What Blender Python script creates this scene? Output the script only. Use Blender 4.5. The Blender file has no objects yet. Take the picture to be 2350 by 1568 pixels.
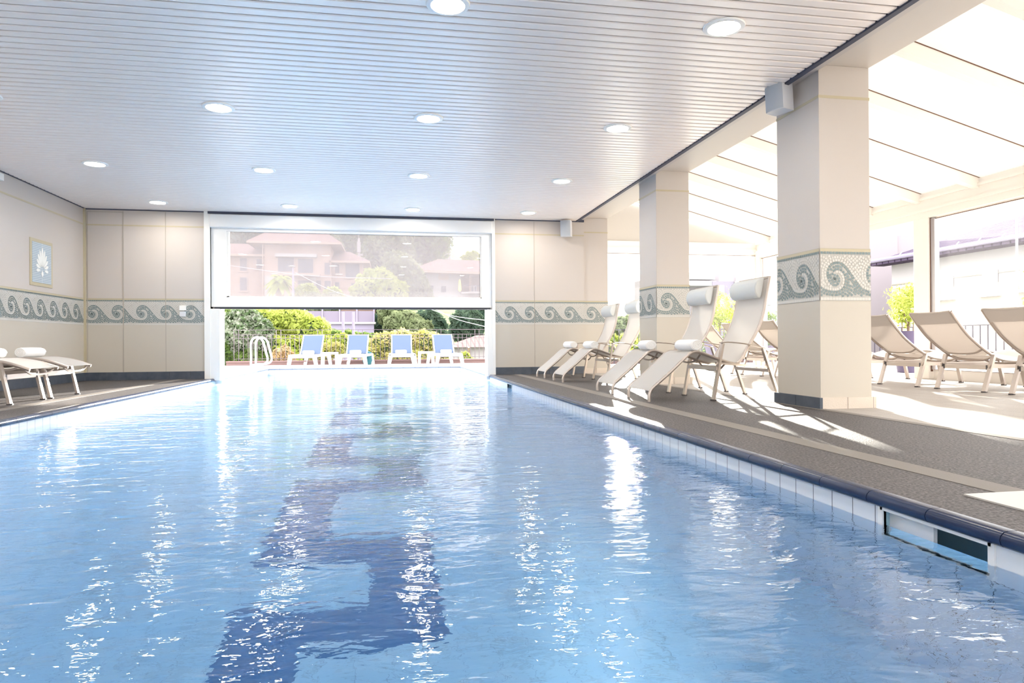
import bpy, math, random
import numpy as np
from mathutils import Vector, Matrix, noise
random.seed(7)
rng = np.random.default_rng(11)
PI = math.pi
scene = bpy.context.scene
COL = scene.collection

# ------------------------------------------------------------------ camera
F_PX, YAW, PITCH, ROLL, CAM_Z = 1559.65, 0.17786, 0.00259, -0.00646, 0.6
def cam_basis():
    c, s = math.cos(YAW), math.sin(YAW)
    right, fwd, up = Vector((c, -s, 0)), Vector((s, c, 0)), Vector((0, 0, 1))
    cp, sp = math.cos(PITCH), math.sin(PITCH)
    f2 = fwd * cp + up * sp
    u2 = up * cp - fwd * sp
    cr, sr = math.cos(ROLL), math.sin(ROLL)
    # image x = a*cr - b*sr, image y(down) = a*sr + b*cr   (a right, b down)
    xr = right * cr + u2 * sr
    yd = right * sr - u2 * cr
    return xr, -yd, f2
XR, YU, FW = cam_basis()
cam_data = bpy.data.cameras.new('camera')
cam = bpy.data.objects.new('camera', cam_data)
COL.objects.link(cam)
cam_data.sensor_width = 36.0
cam_data.sensor_fit = 'HORIZONTAL'
cam_data.lens = F_PX / 2350 * 36
cam_data.clip_start = 0.05
cam_data.clip_end = 600
cam.matrix_world = Matrix(((XR.x, YU.x, -FW.x, 0), (XR.y, YU.y, -FW.y, 0), (XR.z, YU.z, -FW.z, CAM_Z), (0, 0, 0, 1)))
scene.camera = cam

def at(px, py, Y=None, X=None, Z=None):
    """the place in the world seen at a pixel of the photograph, at a known distance"""
    d = XR * ((px - 1175) / F_PX) - YU * ((py - 784) / F_PX) + FW
    if Y is not None: t = Y / d.y
    elif X is not None: t = X / d.x
    else: t = (Z - CAM_Z) / d.z
    return Vector((0, 0, CAM_Z)) + d * t

# ------------------------------------------------------------------ world, sun, exposure
world = bpy.data.worlds.new('world')
scene.world = world
world.use_nodes = True
bg = world.node_tree.nodes['Background']
bg.inputs['Color'].default_value = (1.0, 0.97, 0.955, 1)
bg.inputs['Strength'].default_value = 1.9
SUN_AZ, SUN_EL = math.radians(19.5), math.radians(12.5)
sd = Vector((math.sin(SUN_AZ) * math.cos(SUN_EL), math.cos(SUN_AZ) * math.cos(SUN_EL), math.sin(SUN_EL)))
sun_data = bpy.data.lights.new('sun', 'SUN')
sun_data.energy = 6.5
sun_data.color = (1.0, 0.93, 0.82)
sun_data.angle = math.radians(0.7)
sun = bpy.data.objects.new('sun', sun_data)
COL.objects.link(sun)
sun.rotation_euler = sd.to_track_quat('Z', 'Y').to_euler()
DOWNLIGHT = 44.0
scene.view_settings.view_transform = 'Standard'
scene.view_settings.look = 'None'
scene.view_settings.exposure = 1.98
scene.view_settings.gamma = 1
scene.view_settings.use_curve_mapping = False
cy = scene.cycles
cy.max_bounces = 12
cy.diffuse_bounces = 6
cy.glossy_bounces = 4
cy.transmission_bounces = 8
cy.transparent_max_bounces = 12
cy.sample_clamp_indirect = 6
cy.blur_glossy = 0.6
cy.use_denoising = True

# ------------------------------------------------------------------ materials
MATS = {}
def nt(m): return m.node_tree.nodes, m.node_tree.links
def mat(name, col, rough=0.5, metal=0.0, spec=0.5, coat=0.0, bump=None, var=None, trans=0.0, ior=1.45, emis=None):
    m = bpy.data.materials.new(name)
    m.use_nodes = True
    N, L = nt(m)
    p = N['Principled BSDF']
    p.inputs['Base Color'].default_value = (*col, 1)
    p.inputs['Roughness'].default_value = rough
    p.inputs['Metallic'].default_value = metal
    p.inputs['Specular IOR Level'].default_value = spec
    p.inputs['Coat Weight'].default_value = coat
    p.inputs['Transmission Weight'].default_value = trans
    p.inputs['IOR'].default_value = ior
    if emis:
        p.inputs['Emission Color'].default_value = (*emis[0], 1)
        p.inputs['Emission Strength'].default_value = emis[1]
    if var or bump:
        tc = N.new('ShaderNodeTexCoord')
    if var:                      # (scale, second colour, detail)
        n = N.new('ShaderNodeTexNoise'); n.inputs['Scale'].default_value = var[0]; n.inputs['Detail'].default_value = 6
        L.new(tc.outputs['Object'], n.inputs['Vector'])
        r = N.new('ShaderNodeValToRGB')
        r.color_ramp.elements[0].position = 0.35; r.color_ramp.elements[1].position = 0.65
        r.color_ramp.elements[0].color = (*col, 1); r.color_ramp.elements[1].color = (*var[1], 1)
        L.new(n.outputs['Fac'], r.inputs['Fac']); L.new(r.outputs['Color'], p.inputs['Base Color'])
    if bump:                     # (scale, strength, distance)
        n = N.new('ShaderNodeTexNoise'); n.inputs['Scale'].default_value = bump[0]; n.inputs['Detail'].default_value = 4
        L.new(tc.outputs['Object'], n.inputs['Vector'])
        b = N.new('ShaderNodeBump'); b.inputs['Strength'].default_value = bump[1]; b.inputs['Distance'].default_value = bump[2]
        L.new(n.outputs['Fac'], b.inputs['Height']); L.new(b.outputs['Normal'], p.inputs['Normal'])
    MATS[name] = m
    return m

def tile_mat(name, axes, tw, th, c1, c2, grout, gw=0.004, rough=0.3, speck=None, bump=None, off=(0, 0), stagger=0.0, cspec=0.5, marble=None):
    """tiles laid on two object axes, real joints; speck = (scale, dark, light)"""
    m = bpy.data.materials.new(name); m.use_nodes = True
    N, L = nt(m); p = N['Principled BSDF']
    p.inputs['Roughness'].default_value = rough
    p.inputs['Specular IOR Level'].default_value = cspec
    tc = N.new('ShaderNodeTexCoord'); sx = N.new('ShaderNodeSeparateXYZ'); cb = N.new('ShaderNodeCombineXYZ')
    L.new(tc.outputs['Object'], sx.inputs[0])
    for k in range(2):
        a = N.new('ShaderNodeMath'); a.operation = 'ADD'; a.inputs[1].default_value = off[k] + 100 * (tw if k == 0 else th)
        L.new(sx.outputs['XYZ'.index(axes[k])], a.inputs[0]); L.new(a.outputs[0], cb.inputs[k])
    br = N.new('ShaderNodeTexBrick')
    br.offset = stagger; br.squash = 1.0
    br.inputs['Scale'].default_value = 1.0
    br.inputs['Mortar Size'].default_value = gw
    br.inputs['Mortar Smooth'].default_value = 0.1
    br.inputs['Brick Width'].default_value = tw
    br.inputs['Row Height'].default_value = th
    br.inputs['Color1'].default_value = (*c1, 1); br.inputs['Color2'].default_value = (*c2, 1); br.inputs['Mortar'].default_value = (*grout, 1)
    L.new(cb.outputs[0], br.inputs['Vector'])
    colout = br.outputs['Color']
    if speck:
        n = N.new('ShaderNodeTexNoise'); n.inputs['Scale'].default_value = speck[0]; n.inputs['Detail'].default_value = 3
        L.new(tc.outputs['Object'], n.inputs['Vector'])
        r = N.new('ShaderNodeValToRGB'); r.color_ramp.elements[0].position = 0.42; r.color_ramp.elements[1].position = 0.6
        r.color_ramp.elements[0].color = (*[speck[1]] * 3, 1); r.color_ramp.elements[1].color = (*[speck[2]] * 3, 1)
        L.new(n.outputs['Fac'], r.inputs['Fac'])
        mx = N.new('ShaderNodeMix'); mx.data_type = 'RGBA'; mx.blend_type = 'MULTIPLY'; mx.inputs['Factor'].default_value = 1
        L.new(colout, mx.inputs['A']); L.new(r.outputs['Color'], mx.inputs['B']); colout = mx.outputs['Result']
    if marble:
        n = N.new('ShaderNodeTexNoise'); n.inputs['Scale'].default_value = marble[0]; n.inputs['Detail'].default_value = 8; n.inputs['Distortion'].default_value = 1.6
        L.new(tc.outputs['Object'], n.inputs['Vector'])
        r = N.new('ShaderNodeValToRGB'); e = r.color_ramp.elements
        e[0].position = 0.47; e[0].color = (1, 1, 1, 1); e[1].position = 0.53; e[1].color = (1, 1, 1, 1)
        k = r.color_ramp.elements.new(0.5); k.color = (*[marble[1]] * 3, 1)
        L.new(n.outputs['Fac'], r.inputs['Fac'])
        mx = N.new('ShaderNodeMix'); mx.data_type = 'RGBA'; mx.blend_type = 'MULTIPLY'; mx.inputs['Factor'].default_value = 1
        L.new(colout, mx.inputs['A']); L.new(r.outputs['Color'], mx.inputs['B']); colout = mx.outputs['Result']
    L.new(colout, p.inputs['Base Color'])
    b = N.new('ShaderNodeBump'); b.inputs['Strength'].default_value = 0.6; b.inputs['Distance'].default_value = 0.003; b.invert = True
    L.new(br.outputs['Fac'], b.inputs['Height'])
    if bump:
        n2 = N.new('ShaderNodeTexNoise'); n2.inputs['Scale'].default_value = bump[0]; n2.inputs['Detail'].default_value = 3
        L.new(tc.outputs['Object'], n2.inputs['Vector'])
        b2 = N.new('ShaderNodeBump'); b2.inputs['Strength'].default_value = bump[1]; b2.inputs['Distance'].default_value = bump[2]
        L.new(n2.outputs['Fac'], b2.inputs['Height']); L.new(b.outputs['Normal'], b2.inputs['Normal']); L.new(b2.outputs['Normal'], p.inputs['Normal'])
    else:
        L.new(b.outputs['Normal'], p.inputs['Normal'])
    MATS[name] = m
    return m

def glass_mat(name, dust, dustcol=(0.95, 0.93, 0.95), refl=1.0, tint=(0.97, 0.985, 0.98)):
    """thin clear pane: lets light straight through, reflects by Fresnel, carries some white dust"""
    m = bpy.data.materials.new(name); m.use_nodes = True
    N, L = nt(m); N.remove(N['Principled BSDF']); out = N['Material Output']
    tr = N.new('ShaderNodeBsdfTransparent'); tr.inputs[0].default_value = (*tint, 1)
    gl = N.new('ShaderNodeBsdfGlossy'); gl.inputs['Roughness'].default_value = 0.01
    fr = N.new('ShaderNodeFresnel'); fr.inputs['IOR'].default_value = 1.45
    mu = N.new('ShaderNodeMath'); mu.operation = 'MULTIPLY'; mu.inputs[1].default_value = refl
    geo = N.new('ShaderNodeNewGeometry'); inv = N.new('ShaderNodeMath'); inv.operation = 'SUBTRACT'; inv.inputs[0].default_value = 1.0
    m3 = N.new('ShaderNodeMath'); m3.operation = 'MULTIPLY'
    L.new(geo.outputs['Backfacing'], inv.inputs[1]); L.new(fr.outputs[0], m3.inputs[0]); L.new(inv.outputs[0], m3.inputs[1]); L.new(m3.outputs[0], mu.inputs[0])
    a = N.new('ShaderNodeMixShader'); L.new(mu.outputs[0], a.inputs[0]); L.new(tr.outputs[0], a.inputs[1]); L.new(gl.outputs[0], a.inputs[2])
    last = a
    if dust > 0:
        tl = N.new('ShaderNodeBsdfTranslucent'); tl.inputs[0].default_value = (*dustcol, 1)
        df = N.new('ShaderNodeBsdfDiffuse'); df.inputs[0].default_value = (*dustcol, 1)
        ad = N.new('ShaderNodeMixShader'); ad.inputs[0].default_value = 0.35
        L.new(tl.outputs[0], ad.inputs[1]); L.new(df.outputs[0], ad.inputs[2])
        tc = N.new('ShaderNodeTexCoord'); n = N.new('ShaderNodeTexNoise'); n.inputs['Scale'].default_value = 2.5; n.inputs['Detail'].default_value = 8
        L.new(tc.outputs['Object'], n.inputs['Vector'])
        mr = N.new('ShaderNodeMapRange'); mr.inputs[1].default_value = 0.3; mr.inputs[2].default_value = 0.7
        mr.inputs[3].default_value = dust * 0.9; mr.inputs[4].default_value = dust * 1.1
        L.new(n.outputs['Fac'], mr.inputs[0])
        c = N.new('ShaderNodeMixShader'); L.new(mr.outputs[0], c.inputs[0]); L.new(a.outputs[0], c.inputs[1]); L.new(ad.outputs[0], c.inputs[2])
        last = c
    L.new(last.outputs[0], out.inputs['Surface'])
    MATS[name] = m
    return m

def translucent_mat(name, col, fac=0.5, tcol=None, rough=0.8, var=None, clear=0.0):
    m = bpy.data.materials.new(name); m.use_nodes = True
    N, L = nt(m); N.remove(N['Principled BSDF']); out = N['Material Output']
    df = N.new('ShaderNodeBsdfDiffuse'); tl = N.new('ShaderNodeBsdfTranslucent')
    df.inputs[0].default_value = (*col, 1); tl.inputs[0].default_value = (*(tcol or col), 1)
    if var:
        tc = N.new('ShaderNodeTexCoord'); n = N.new('ShaderNodeTexNoise'); n.inputs['Scale'].default_value = var[0]; n.inputs['Detail'].default_value = 5
        L.new(tc.outputs['Object'], n.inputs['Vector'])
        for bs, ca, cb_ in ((df, col, var[1]), (tl, tcol or col, var[2] if len(var) > 2 else var[1])):
            r = N.new('ShaderNodeValToRGB'); r.color_ramp.elements[0].position = 0.38; r.color_ramp.elements[1].position = 0.62
            r.color_ramp.elements[0].color = (*ca, 1); r.color_ramp.elements[1].color = (*cb_, 1)
            L.new(n.outputs['Fac'], r.inputs['Fac']); L.new(r.outputs['Color'], bs.inputs[0])
    mx = N.new('ShaderNodeMixShader'); mx.inputs[0].default_value = fac
    L.new(df.outputs[0], mx.inputs[1]); L.new(tl.outputs[0], mx.inputs[2])
    last = mx
    if clear > 0:
        tr = N.new('ShaderNodeBsdfTransparent'); m2 = N.new('ShaderNodeMixShader'); m2.inputs[0].default_value = clear
        L.new(mx.outputs[0], m2.inputs[1]); L.new(tr.outputs[0], m2.inputs[2]); last = m2
    L.new(last.outputs[0], out.inputs['Surface'])
    MATS[name] = m
    return m

def water_mat():
    m = bpy.data.materials.new('water'); m.use_nodes = True
    N, L = nt(m); p = N['Principled BSDF']
    p.inputs['Base Color'].default_value = (0.93, 0.98, 1.0, 1)
    p.inputs['Roughness'].default_value = 0.0
    p.inputs['IOR'].default_value = 1.333
    p.inputs['Transmission Weight'].default_value = 1.0
    tc = N.new('ShaderNodeTexCoord'); mp = N.new('ShaderNodeMapping')
    L.new(tc.outputs['Object'], mp.inputs['Vector'])
    mp.inputs['Rotation'].default_value = (0, 0, 0.25)
    mp.inputs['Scale'].default_value = (0.8, 1.5, 1)
    last = None
    for sc, st, di in ((1.2, 1.0, 0.014), (6.0, 1.0, 0.0075), (17.0, 1.0, 0.0022)):
        n = N.new('ShaderNodeTexNoise'); n.inputs['Scale'].default_value = sc; n.inputs['Detail'].default_value = 2.5; n.inputs['Distortion'].default_value = 0.5
        L.new(mp.outputs[0], n.inputs['Vector'])
        b = N.new('ShaderNodeBump'); b.inputs['Strength'].default_value = st; b.inputs['Distance'].default_value = di
        L.new(n.outputs['Fac'], b.inputs['Height'])
        if last: L.new(last.outputs['Normal'], b.inputs['Normal'])
        last = b
    L.new(last.outputs['Normal'], p.inputs['Normal'])
    va = N.new('ShaderNodeVolumeAbsorption'); va.inputs['Color'].default_value = (0.15, 0.63, 0.965, 1); va.inputs['Density'].default_value = 0.29
    L.new(va.outputs[0], N['Material Output'].inputs['Volume'])
    MATS['water'] = m
    return m

M = MATS
mat('panel', (0.56, 0.51, 0.472), 0.5, bump=(60, 0.08, 0.002))
mat('panel_low', (0.545, 0.50, 0.432), 0.5, bump=(60, 0.08, 0.002))
mat('joint', (0.42, 0.38, 0.33), 0.7)
mat('yellow_strip', (0.52, 0.455, 0.315), 0.5)
mat('plinth_dark', (0.055, 0.07, 0.095), 0.35, var=(9, (0.08, 0.095, 0.125)))
mat('grout', (0.50, 0.49, 0.46), 0.7)
mat('tess_dark', (0.15, 0.21, 0.22), 0.35, var=(31, (0.20, 0.25, 0.25)))
mat('tess_light', (0.62, 0.60, 0.56), 0.35)
mat('tess_black', (0.05, 0.07, 0.07), 0.35)
mat('slat', (0.97, 0.89, 0.84), 0.34, metal=0.1, spec=0.6)
mat('plenum', (0.05, 0.05, 0.07), 0.9)
mat('edge_dark', (0.06, 0.065, 0.10), 0.6)
mat('white_paint', (0.86, 0.85, 0.82), 0.45)
mat('beam_paint', (0.62, 0.56, 0.50), 0.5)
mat('white_frame', (0.86, 0.85, 0.83), 0.35)
mat('cream_frame', (0.88, 0.85, 0.80), 0.4)
mat('brown_seal', (0.16, 0.08, 0.05), 0.6)
mat('black_seal', (0.03, 0.032, 0.045), 0.5)
mat('alu', (0.50, 0.44, 0.40), 0.38, metal=0.75, bump=(200, 0.05, 0.001))
mat('alu_white', (0.80, 0.79, 0.78), 0.35, metal=0.1)
mat('alu_cap', (0.06, 0.055, 0.06), 0.5)
mat('steel', (0.75, 0.76, 0.78), 0.2, metal=1.0)
mat('grey_track', (0.42, 0.40, 0.42), 0.3, metal=0.6)
mat('towel', (0.88, 0.875, 0.87), 0.95, bump=(260, 0.6, 0.004))
mat('white_resin', (0.80, 0.78, 0.77), 0.4)
mat('coping_blue', (0.014, 0.024, 0.065), 0.25, spec=0.3, var=(5, (0.02, 0.035, 0.085)))
mat('coping_sunlit', (0.24, 0.26, 0.31), 0.4)  # blue coping with the outdoor sun's sheen painted into its colour
mat('coping_joint', (0.03, 0.04, 0.07), 0.6)
mat('strip_cream', (0.20, 0.18, 0.165), 0.6, bump=(180, 0.4, 0.003))
mat('basin_white', (0.76, 0.77, 0.77), 0.4)
mat('niche_dark', (0.30, 0.48, 0.55), 0.4)
mat('band_blue', (0.055, 0.16, 0.34), 0.35, var=(14, (0.08, 0.21, 0.40)))
mat('lamp_glow', (1, 1, 1), 0.5, emis=((1.0, 0.93, 0.82), DOWNLIGHT))
mat('ring_white', (0.9, 0.9, 0.88), 0.3)
mat('speaker_grey', (0.66, 0.67, 0.70), 0.45)
mat('speaker_grille', (0.46, 0.49, 0.53), 0.5, bump=(420, 0.7, 0.003))
mat('purple_pot', (0.07, 0.055, 0.11), 0.5)
mat('bark', (0.20, 0.14, 0.10), 0.9, bump=(30, 0.5, 0.01))
mat('rail_iron', (0.10, 0.08, 0.10), 0.5)
mat('rail_black', (0.035, 0.03, 0.05), 0.5)
mat('parapet', (0.14, 0.09, 0.09), 0.8)
mat('pink_wall', (0.30, 0.205, 0.165), 0.85, var=(0.5, (0.27, 0.19, 0.155)))
mat('stone_wall', (0.36, 0.34, 0.33), 0.9, var=(2.5, (0.25, 0.24, 0.24)), bump=(4, 0.6, 0.05))
mat('white_wall', (0.29, 0.28, 0.29), 0.85)
mat('lilac_wall', (0.16, 0.14, 0.19), 0.85)
mat('pale_wall', (0.24, 0.215, 0.235), 0.85)
mat('beige_wall', (0.25, 0.235, 0.205), 0.85)
mat('shutter_dark', (0.07, 0.065, 0.085), 0.7)
mat('window_dark', (0.05, 0.055, 0.08), 0.5)
mat('curtain', (0.62, 0.56, 0.56), 0.8)
mat('soffit', (0.30, 0.22, 0.18), 0.8)
mat('pole_grey', (0.20, 0.18, 0.26), 0.6)
mat('yellow_cloth', (0.90, 0.72, 0.20), 0.8)
mat('teal_cloth', (0.015, 0.10, 0.13), 0.8)
mat('red_thing', (0.60, 0.12, 0.08), 0.8)
mat('scaffold', (0.60, 0.62, 0.66), 0.4, metal=0.5)
mat('cable', (0.42, 0.40, 0.45), 0.6)
mat('ground', (0.20, 0.22, 0.10), 0.95, var=(0.12, (0.30, 0.24, 0.17)))
mat('hill_green', (0.11, 0.15, 0.08), 0.95, var=(0.25, (0.19, 0.20, 0.11)), bump=(0.8, 1.0, 1.2))
mat('shrub_soil', (0.12, 0.09, 0.06), 0.95)
translucent_mat('sling', (0.72, 0.70, 0.68), 0.35, clear=0.05)
translucent_mat('sling_tan', (0.72, 0.67, 0.63), 0.3, tcol=(0.66, 0.61, 0.57), clear=0.06)
translucent_mat('cushion', (0.72, 0.74, 0.74), 0.15)
translucent_mat('sling_blue', (0.10, 0.135, 0.215), 0.15)
translucent_mat('roof_panel', (0.62, 0.60, 0.575), 0.12, tcol=(0.55, 0.53, 0.51))
glass_mat('pane_clear', 0.03, refl=1.0)
glass_mat('pane_dusty', 0.20, (0.40, 0.385, 0.42), refl=0.7, tint=(0.62, 0.62, 0.63))
glass_mat('window_glass', 0.0, refl=1.0)
tile_mat('deck', 'YX', 0.52, 0.27, (0.074, 0.066, 0.067), (0.064, 0.058, 0.061), (0.09, 0.08, 0.08), 0.004, rough=0.55, speck=(75, 0.40, 1.75), bump=(110, 1.0, 0.006), off=(0.24, 0.07), stagger=0.5)
tile_mat('floor_lit_paint', 'YX', 0.52, 0.27, (0.42, 0.385, 0.355), (0.40, 0.365, 0.335), (0.28, 0.25, 0.225), 0.004, rough=0.55, speck=(110, 0.86, 1.05), bump=(130, 0.6, 0.004), stagger=0.5)  # deck tile pattern made paler, daylight from the windows painted into its colour
tile_mat('terrace', 'YX', 0.5, 0.5, (0.70, 0.66, 0.62), (0.66, 0.62, 0.58), (0.45, 0.42, 0.40), 0.006, rough=0.6)
tile_mat('basin_side', 'YZ', 0.134, 0.27, (0.72, 0.74, 0.77), (0.70, 0.72, 0.76), (0.10, 0.10, 0.12), 0.0022, rough=0.18, off=(0.006, 0.02))
tile_mat('basin_end', 'XZ', 0.134, 0.27, (0.72, 0.74, 0.77), (0.70, 0.72, 0.76), (0.20, 0.22, 0.26), 0.0022, rough=0.18, off=(0.0, 0.02))
tile_mat('basin_floor', 'XY', 0.134, 0.27, (0.60, 0.75, 0.84), (0.57, 0.73, 0.83), (0.42, 0.55, 0.66), 0.002, rough=0.3, marble=(2.2, 0.82))
tile_mat('plinth_cream', 'XZ', 0.26, 0.4, (0.68, 0.60, 0.52), (0.66, 0.58, 0.50), (0.25, 0.2, 0.18), 0.002, rough=0.6, bump=(120, 0.8, 0.004), off=(0.02, 0.1))
tile_mat('roof_pink', 'XY', 0.25, 0.35, (0.20, 0.115, 0.10), (0.17, 0.10, 0.09), (0.10, 0.06, 0.06), 0.04, rough=0.85)
tile_mat('roof_slate', 'YX', 0.3, 0.33, (0.07, 0.055, 0.09), (0.09, 0.07, 0.11), (0.03, 0.02, 0.04), 0.03, rough=0.9, cspec=0.05)
water_mat()

# ------------------------------------------------------------------ mesh builder
class MB:
    def __init__(s): s.v = []; s.f = []; s.m = []
    def add(s, vs, fs, mi=0):
        b = len(s.v); s.v += [tuple(v) for v in vs]; s.f += [tuple(i + b for i in f) for f in fs]; s.m += [mi] * len(fs); return s
    def box(s, x0, x1, y0, y1, z0, z1, mi=0):
        return s.add([(x0, y0, z0), (x1, y0, z0), (x1, y1, z0), (x0, y1, z0), (x0, y0, z1), (x1, y0, z1), (x1, y1, z1), (x0, y1, z1)],
                     [(3, 2, 1, 0), (4, 5, 6, 7), (0, 1, 5, 4), (1, 2, 6, 5), (2, 3, 7, 6), (3, 0, 4, 7)], mi)
    def bar(s, a, b, w, t, up=(0, 0, 1), mi=0, w2=None):
        """rectangular bar from a to b, width w across, thickness t"""
        a, b = Vector(a), Vector(b); d = (b - a).normalized(); u = Vector(up)
        side = d.cross(u)
        if side.length < 1e-4: side = d.cross(Vector((1, 0, 0)))
        side.normalize(); n = side.cross(d).normalized(); vs = []
        for p, ww in ((a, w), (b, w2 or w)):
            for sx, sy in ((-1, -1), (1, -1), (1, 1), (-1, 1)): vs.append(p + side * (sx * ww / 2) + n * (sy * t / 2))
        return s.add(vs, [(3, 2, 1, 0), (4, 5, 6, 7), (0, 1, 5, 4), (1, 2, 6, 5), (2, 3, 7, 6), (3, 0, 4, 7)], mi)
    def tube(s, pts, r, n=8, mi=0, sq=(1, 1), caps=True, closed=False):
        pts = [Vector(p) for p in pts]; k = len(pts); vs = []
        prev = None
        for i, p in enumerate(pts):
            if closed: t = (pts[(i + 1) % k] - pts[i - 1])
            else: t = (pts[min(i + 1, k - 1)] - pts[max(i - 1, 0)])
            t.normalize()
            if prev is None:
                u = t.cross(Vector((0, 1, 0)))
                if u.length < 0.1: u = t.cross(Vector((1, 0, 0)))
            else:
                u = prev - t * prev.dot(t)
            u.normalize(); prev = u; w = t.cross(u)
            rr = r[i] if isinstance(r, (list, tuple)) else r
            for j in range(n):
                a = 2 * PI * j / n
                vs.append(p + u * (math.cos(a) * rr * sq[0]) + w * (math.sin(a) * rr * sq[1]))
        fs = []
        for i in range(k if closed else k - 1):
            for j in range(n):
                a, b = i * n + j, i * n + (j + 1) % n
                i2 = (i + 1) % k
                fs.append((a, i2 * n + j, i2 * n + (j + 1) % n, b))
        if caps and not closed:
            fs.append(tuple(range(n))); fs.append(tuple((k - 1) * n + j for j in range(n - 1, -1, -1)))
        return s.add(vs, fs, mi)
    def sheet(s, path, y0, y1, th, mi=0):
        """a ribbon following (x, z) path, from y0 to y1, with thickness"""
        P = [Vector((p[0], 0, p[1])) for p in path]; n = len(P); vs = []
        for i, p in enumerate(P):
            t = (P[min(i + 1, n - 1)] - P[max(i - 1, 0)]).normalized(); nn = Vector((-t.z, 0, t.x))
            for y, k in ((y0, -1), (y1, -1), (y1, 1), (y0, 1)): vs.append((p.x + nn.x * th / 2 * k, y, p.z + nn.z * th / 2 * k))
        fs = []
        for i in range(n - 1):
            for j in range(4):
                a, b = i * 4 + j, i * 4 + (j + 1) % 4
                fs.append((a, b, b + 4, a + 4))
        fs.append((3, 2, 1, 0)); e = (n - 1) * 4; fs.append((e, e + 1, e + 2, e + 3))
        return s.add(vs, fs, mi)
    def prism(s, poly, axis, a, b, mi=0):
        """polygon in the plane normal to axis, extruded a..b"""
        def P(u, v, w): return {'X': (w, u, v), 'Y': (u, w, v), 'Z': (u, v, w)}[axis]
        n = len(poly); vs = [P(u, v, a) for u, v in poly] + [P(u, v, b) for u, v in poly]
        fs = [tuple(range(n)), tuple(range(2 * n - 1, n - 1, -1))] + [(i, i + n, (i + 1) % n + n, (i + 1) % n) for i in range(n)]
        return s.add(vs, fs, mi)
    def lathe(s, prof, n=20, mi=0, c=(0, 0, 0), axis='Z', caps=True):
        vs = []
        for r, z in prof:
            for j in range(n):
                a = 2 * PI * j / n
                q = (math.cos(a) * r, math.sin(a) * r, z)
                if axis == 'Y': q = (q[0], q[2], q[1])
                if axis == 'X': q = (q[2], q[0], q[1])
                vs.append((q[0] + c[0], q[1] + c[1], q[2] + c[2]))
        fs = []; k = len(prof)
        for i in range(k - 1):
            for j in range(n): fs.append((i * n + j, i * n + (j + 1) % n, (i + 1) * n + (j + 1) % n, (i + 1) * n + j))
        if caps: fs.append(tuple(range(n - 1, -1, -1))); fs.append(tuple((k - 1) * n + j for j in range(n)))
        return s.add(vs, fs, mi)
    def build(s, name, mats, parent=None, smooth=False, bevel=0.0, fix=True):
        if not isinstance(mats, (list, tuple)): mats = [mats]
        me = bpy.data.meshes.new(name); me.from_pydata([tuple(v) for v in s.v], [], s.f)
        for m in mats: me.materials.append(MATS[m])
        if len(mats) > 1: me.polygons.foreach_set('material_index', s.m)
        if fix:
            import bmesh
            bm = bmesh.new(); bm.from_mesh(me); bmesh.ops.recalc_face_normals(bm, faces=bm.faces); bm.to_mesh(me); bm.free()
        if smooth:
            me.polygons.foreach_set('use_smooth', [True] * len(me.polygons))
            me.set_sharp_from_angle(angle=math.radians(40))
        me.update()
        o = bpy.data.objects.new(name, me); COL.objects.link(o)
        if parent: o.parent = parent
        if bevel:
            b = o.modifiers.new('bevel', 'BEVEL'); b.width = bevel; b.segments = 2; b.limit_method = 'ANGLE'
        return o

def smooth_path(pts, n=6):
    """Catmull-Rom through the points"""
    P = [Vector(p) for p in pts]; out = []
    for i in range(len(P) - 1):
        p0 = P[i - 1] if i else P[0] * 2 - P[1]; p1, p2 = P[i], P[i + 1]; p3 = P[i + 2] if i + 2 < len(P) else P[-1] * 2 - P[-2]
        for k in range(n):
            t = k / n
            out.append(0.5 * ((2 * p1) + (p2 - p0) * t + (2 * p0 - 5 * p1 + 4 * p2 - p3) * t * t + (3 * p1 - p0 - 3 * p2 + p3) * t ** 3))
    out.append(P[-1]); return out

def tag(o, label=None, cat=None, group=None, kind=None):
    if label: o['label'] = label
    if cat: o['category'] = cat
    if group: o['group'] = group
    if kind: o['kind'] = kind
    return o
def empty(name, loc=(0, 0, 0), rz=0.0):
    o = bpy.data.objects.new(name, None); COL.objects.link(o); o.location = loc; o.rotation_euler = (0, 0, rz); o.empty_display_size = 0.1
    return o
def thing(name, label, cat, loc=(0, 0, 0), rz=0.0, group=None): return tag(empty(name, loc, rz), label, cat, group)
def struct(o, label=None): 
    o['kind'] = 'structure'
    if label: o['label'] = label
    return o
def children(o): return [c for c in COL.objects if c.parent == o]
def copy_tree(o, parent=None):
    kids = list(o.children)
    c = o.copy(); COL.objects.link(c); c.parent = parent
    for ch in kids: copy_tree(ch, c)
    return c
def Pn(*a): return MB().box(*a)

# ------------------------------------------------------------------ key dimensions
XL, YB, H = -5.19, 12.87, 2.98           # left wall, back wall, ceiling
PXL, PXR, PYN, PYF = -3.105, 1.895, -1.2, 18.42   # basin
XP, PW, PD = 3.76, 0.50, 0.665           # pillars
PY = (5.45, 9.2, 12.92)
XW, YE = 8.3, 14.3                       # sunroom window wall, sunroom end
YN = -3.5                                # the wall behind the photographer
LINT = 3.06
WL = -0.12                               # water level

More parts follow.
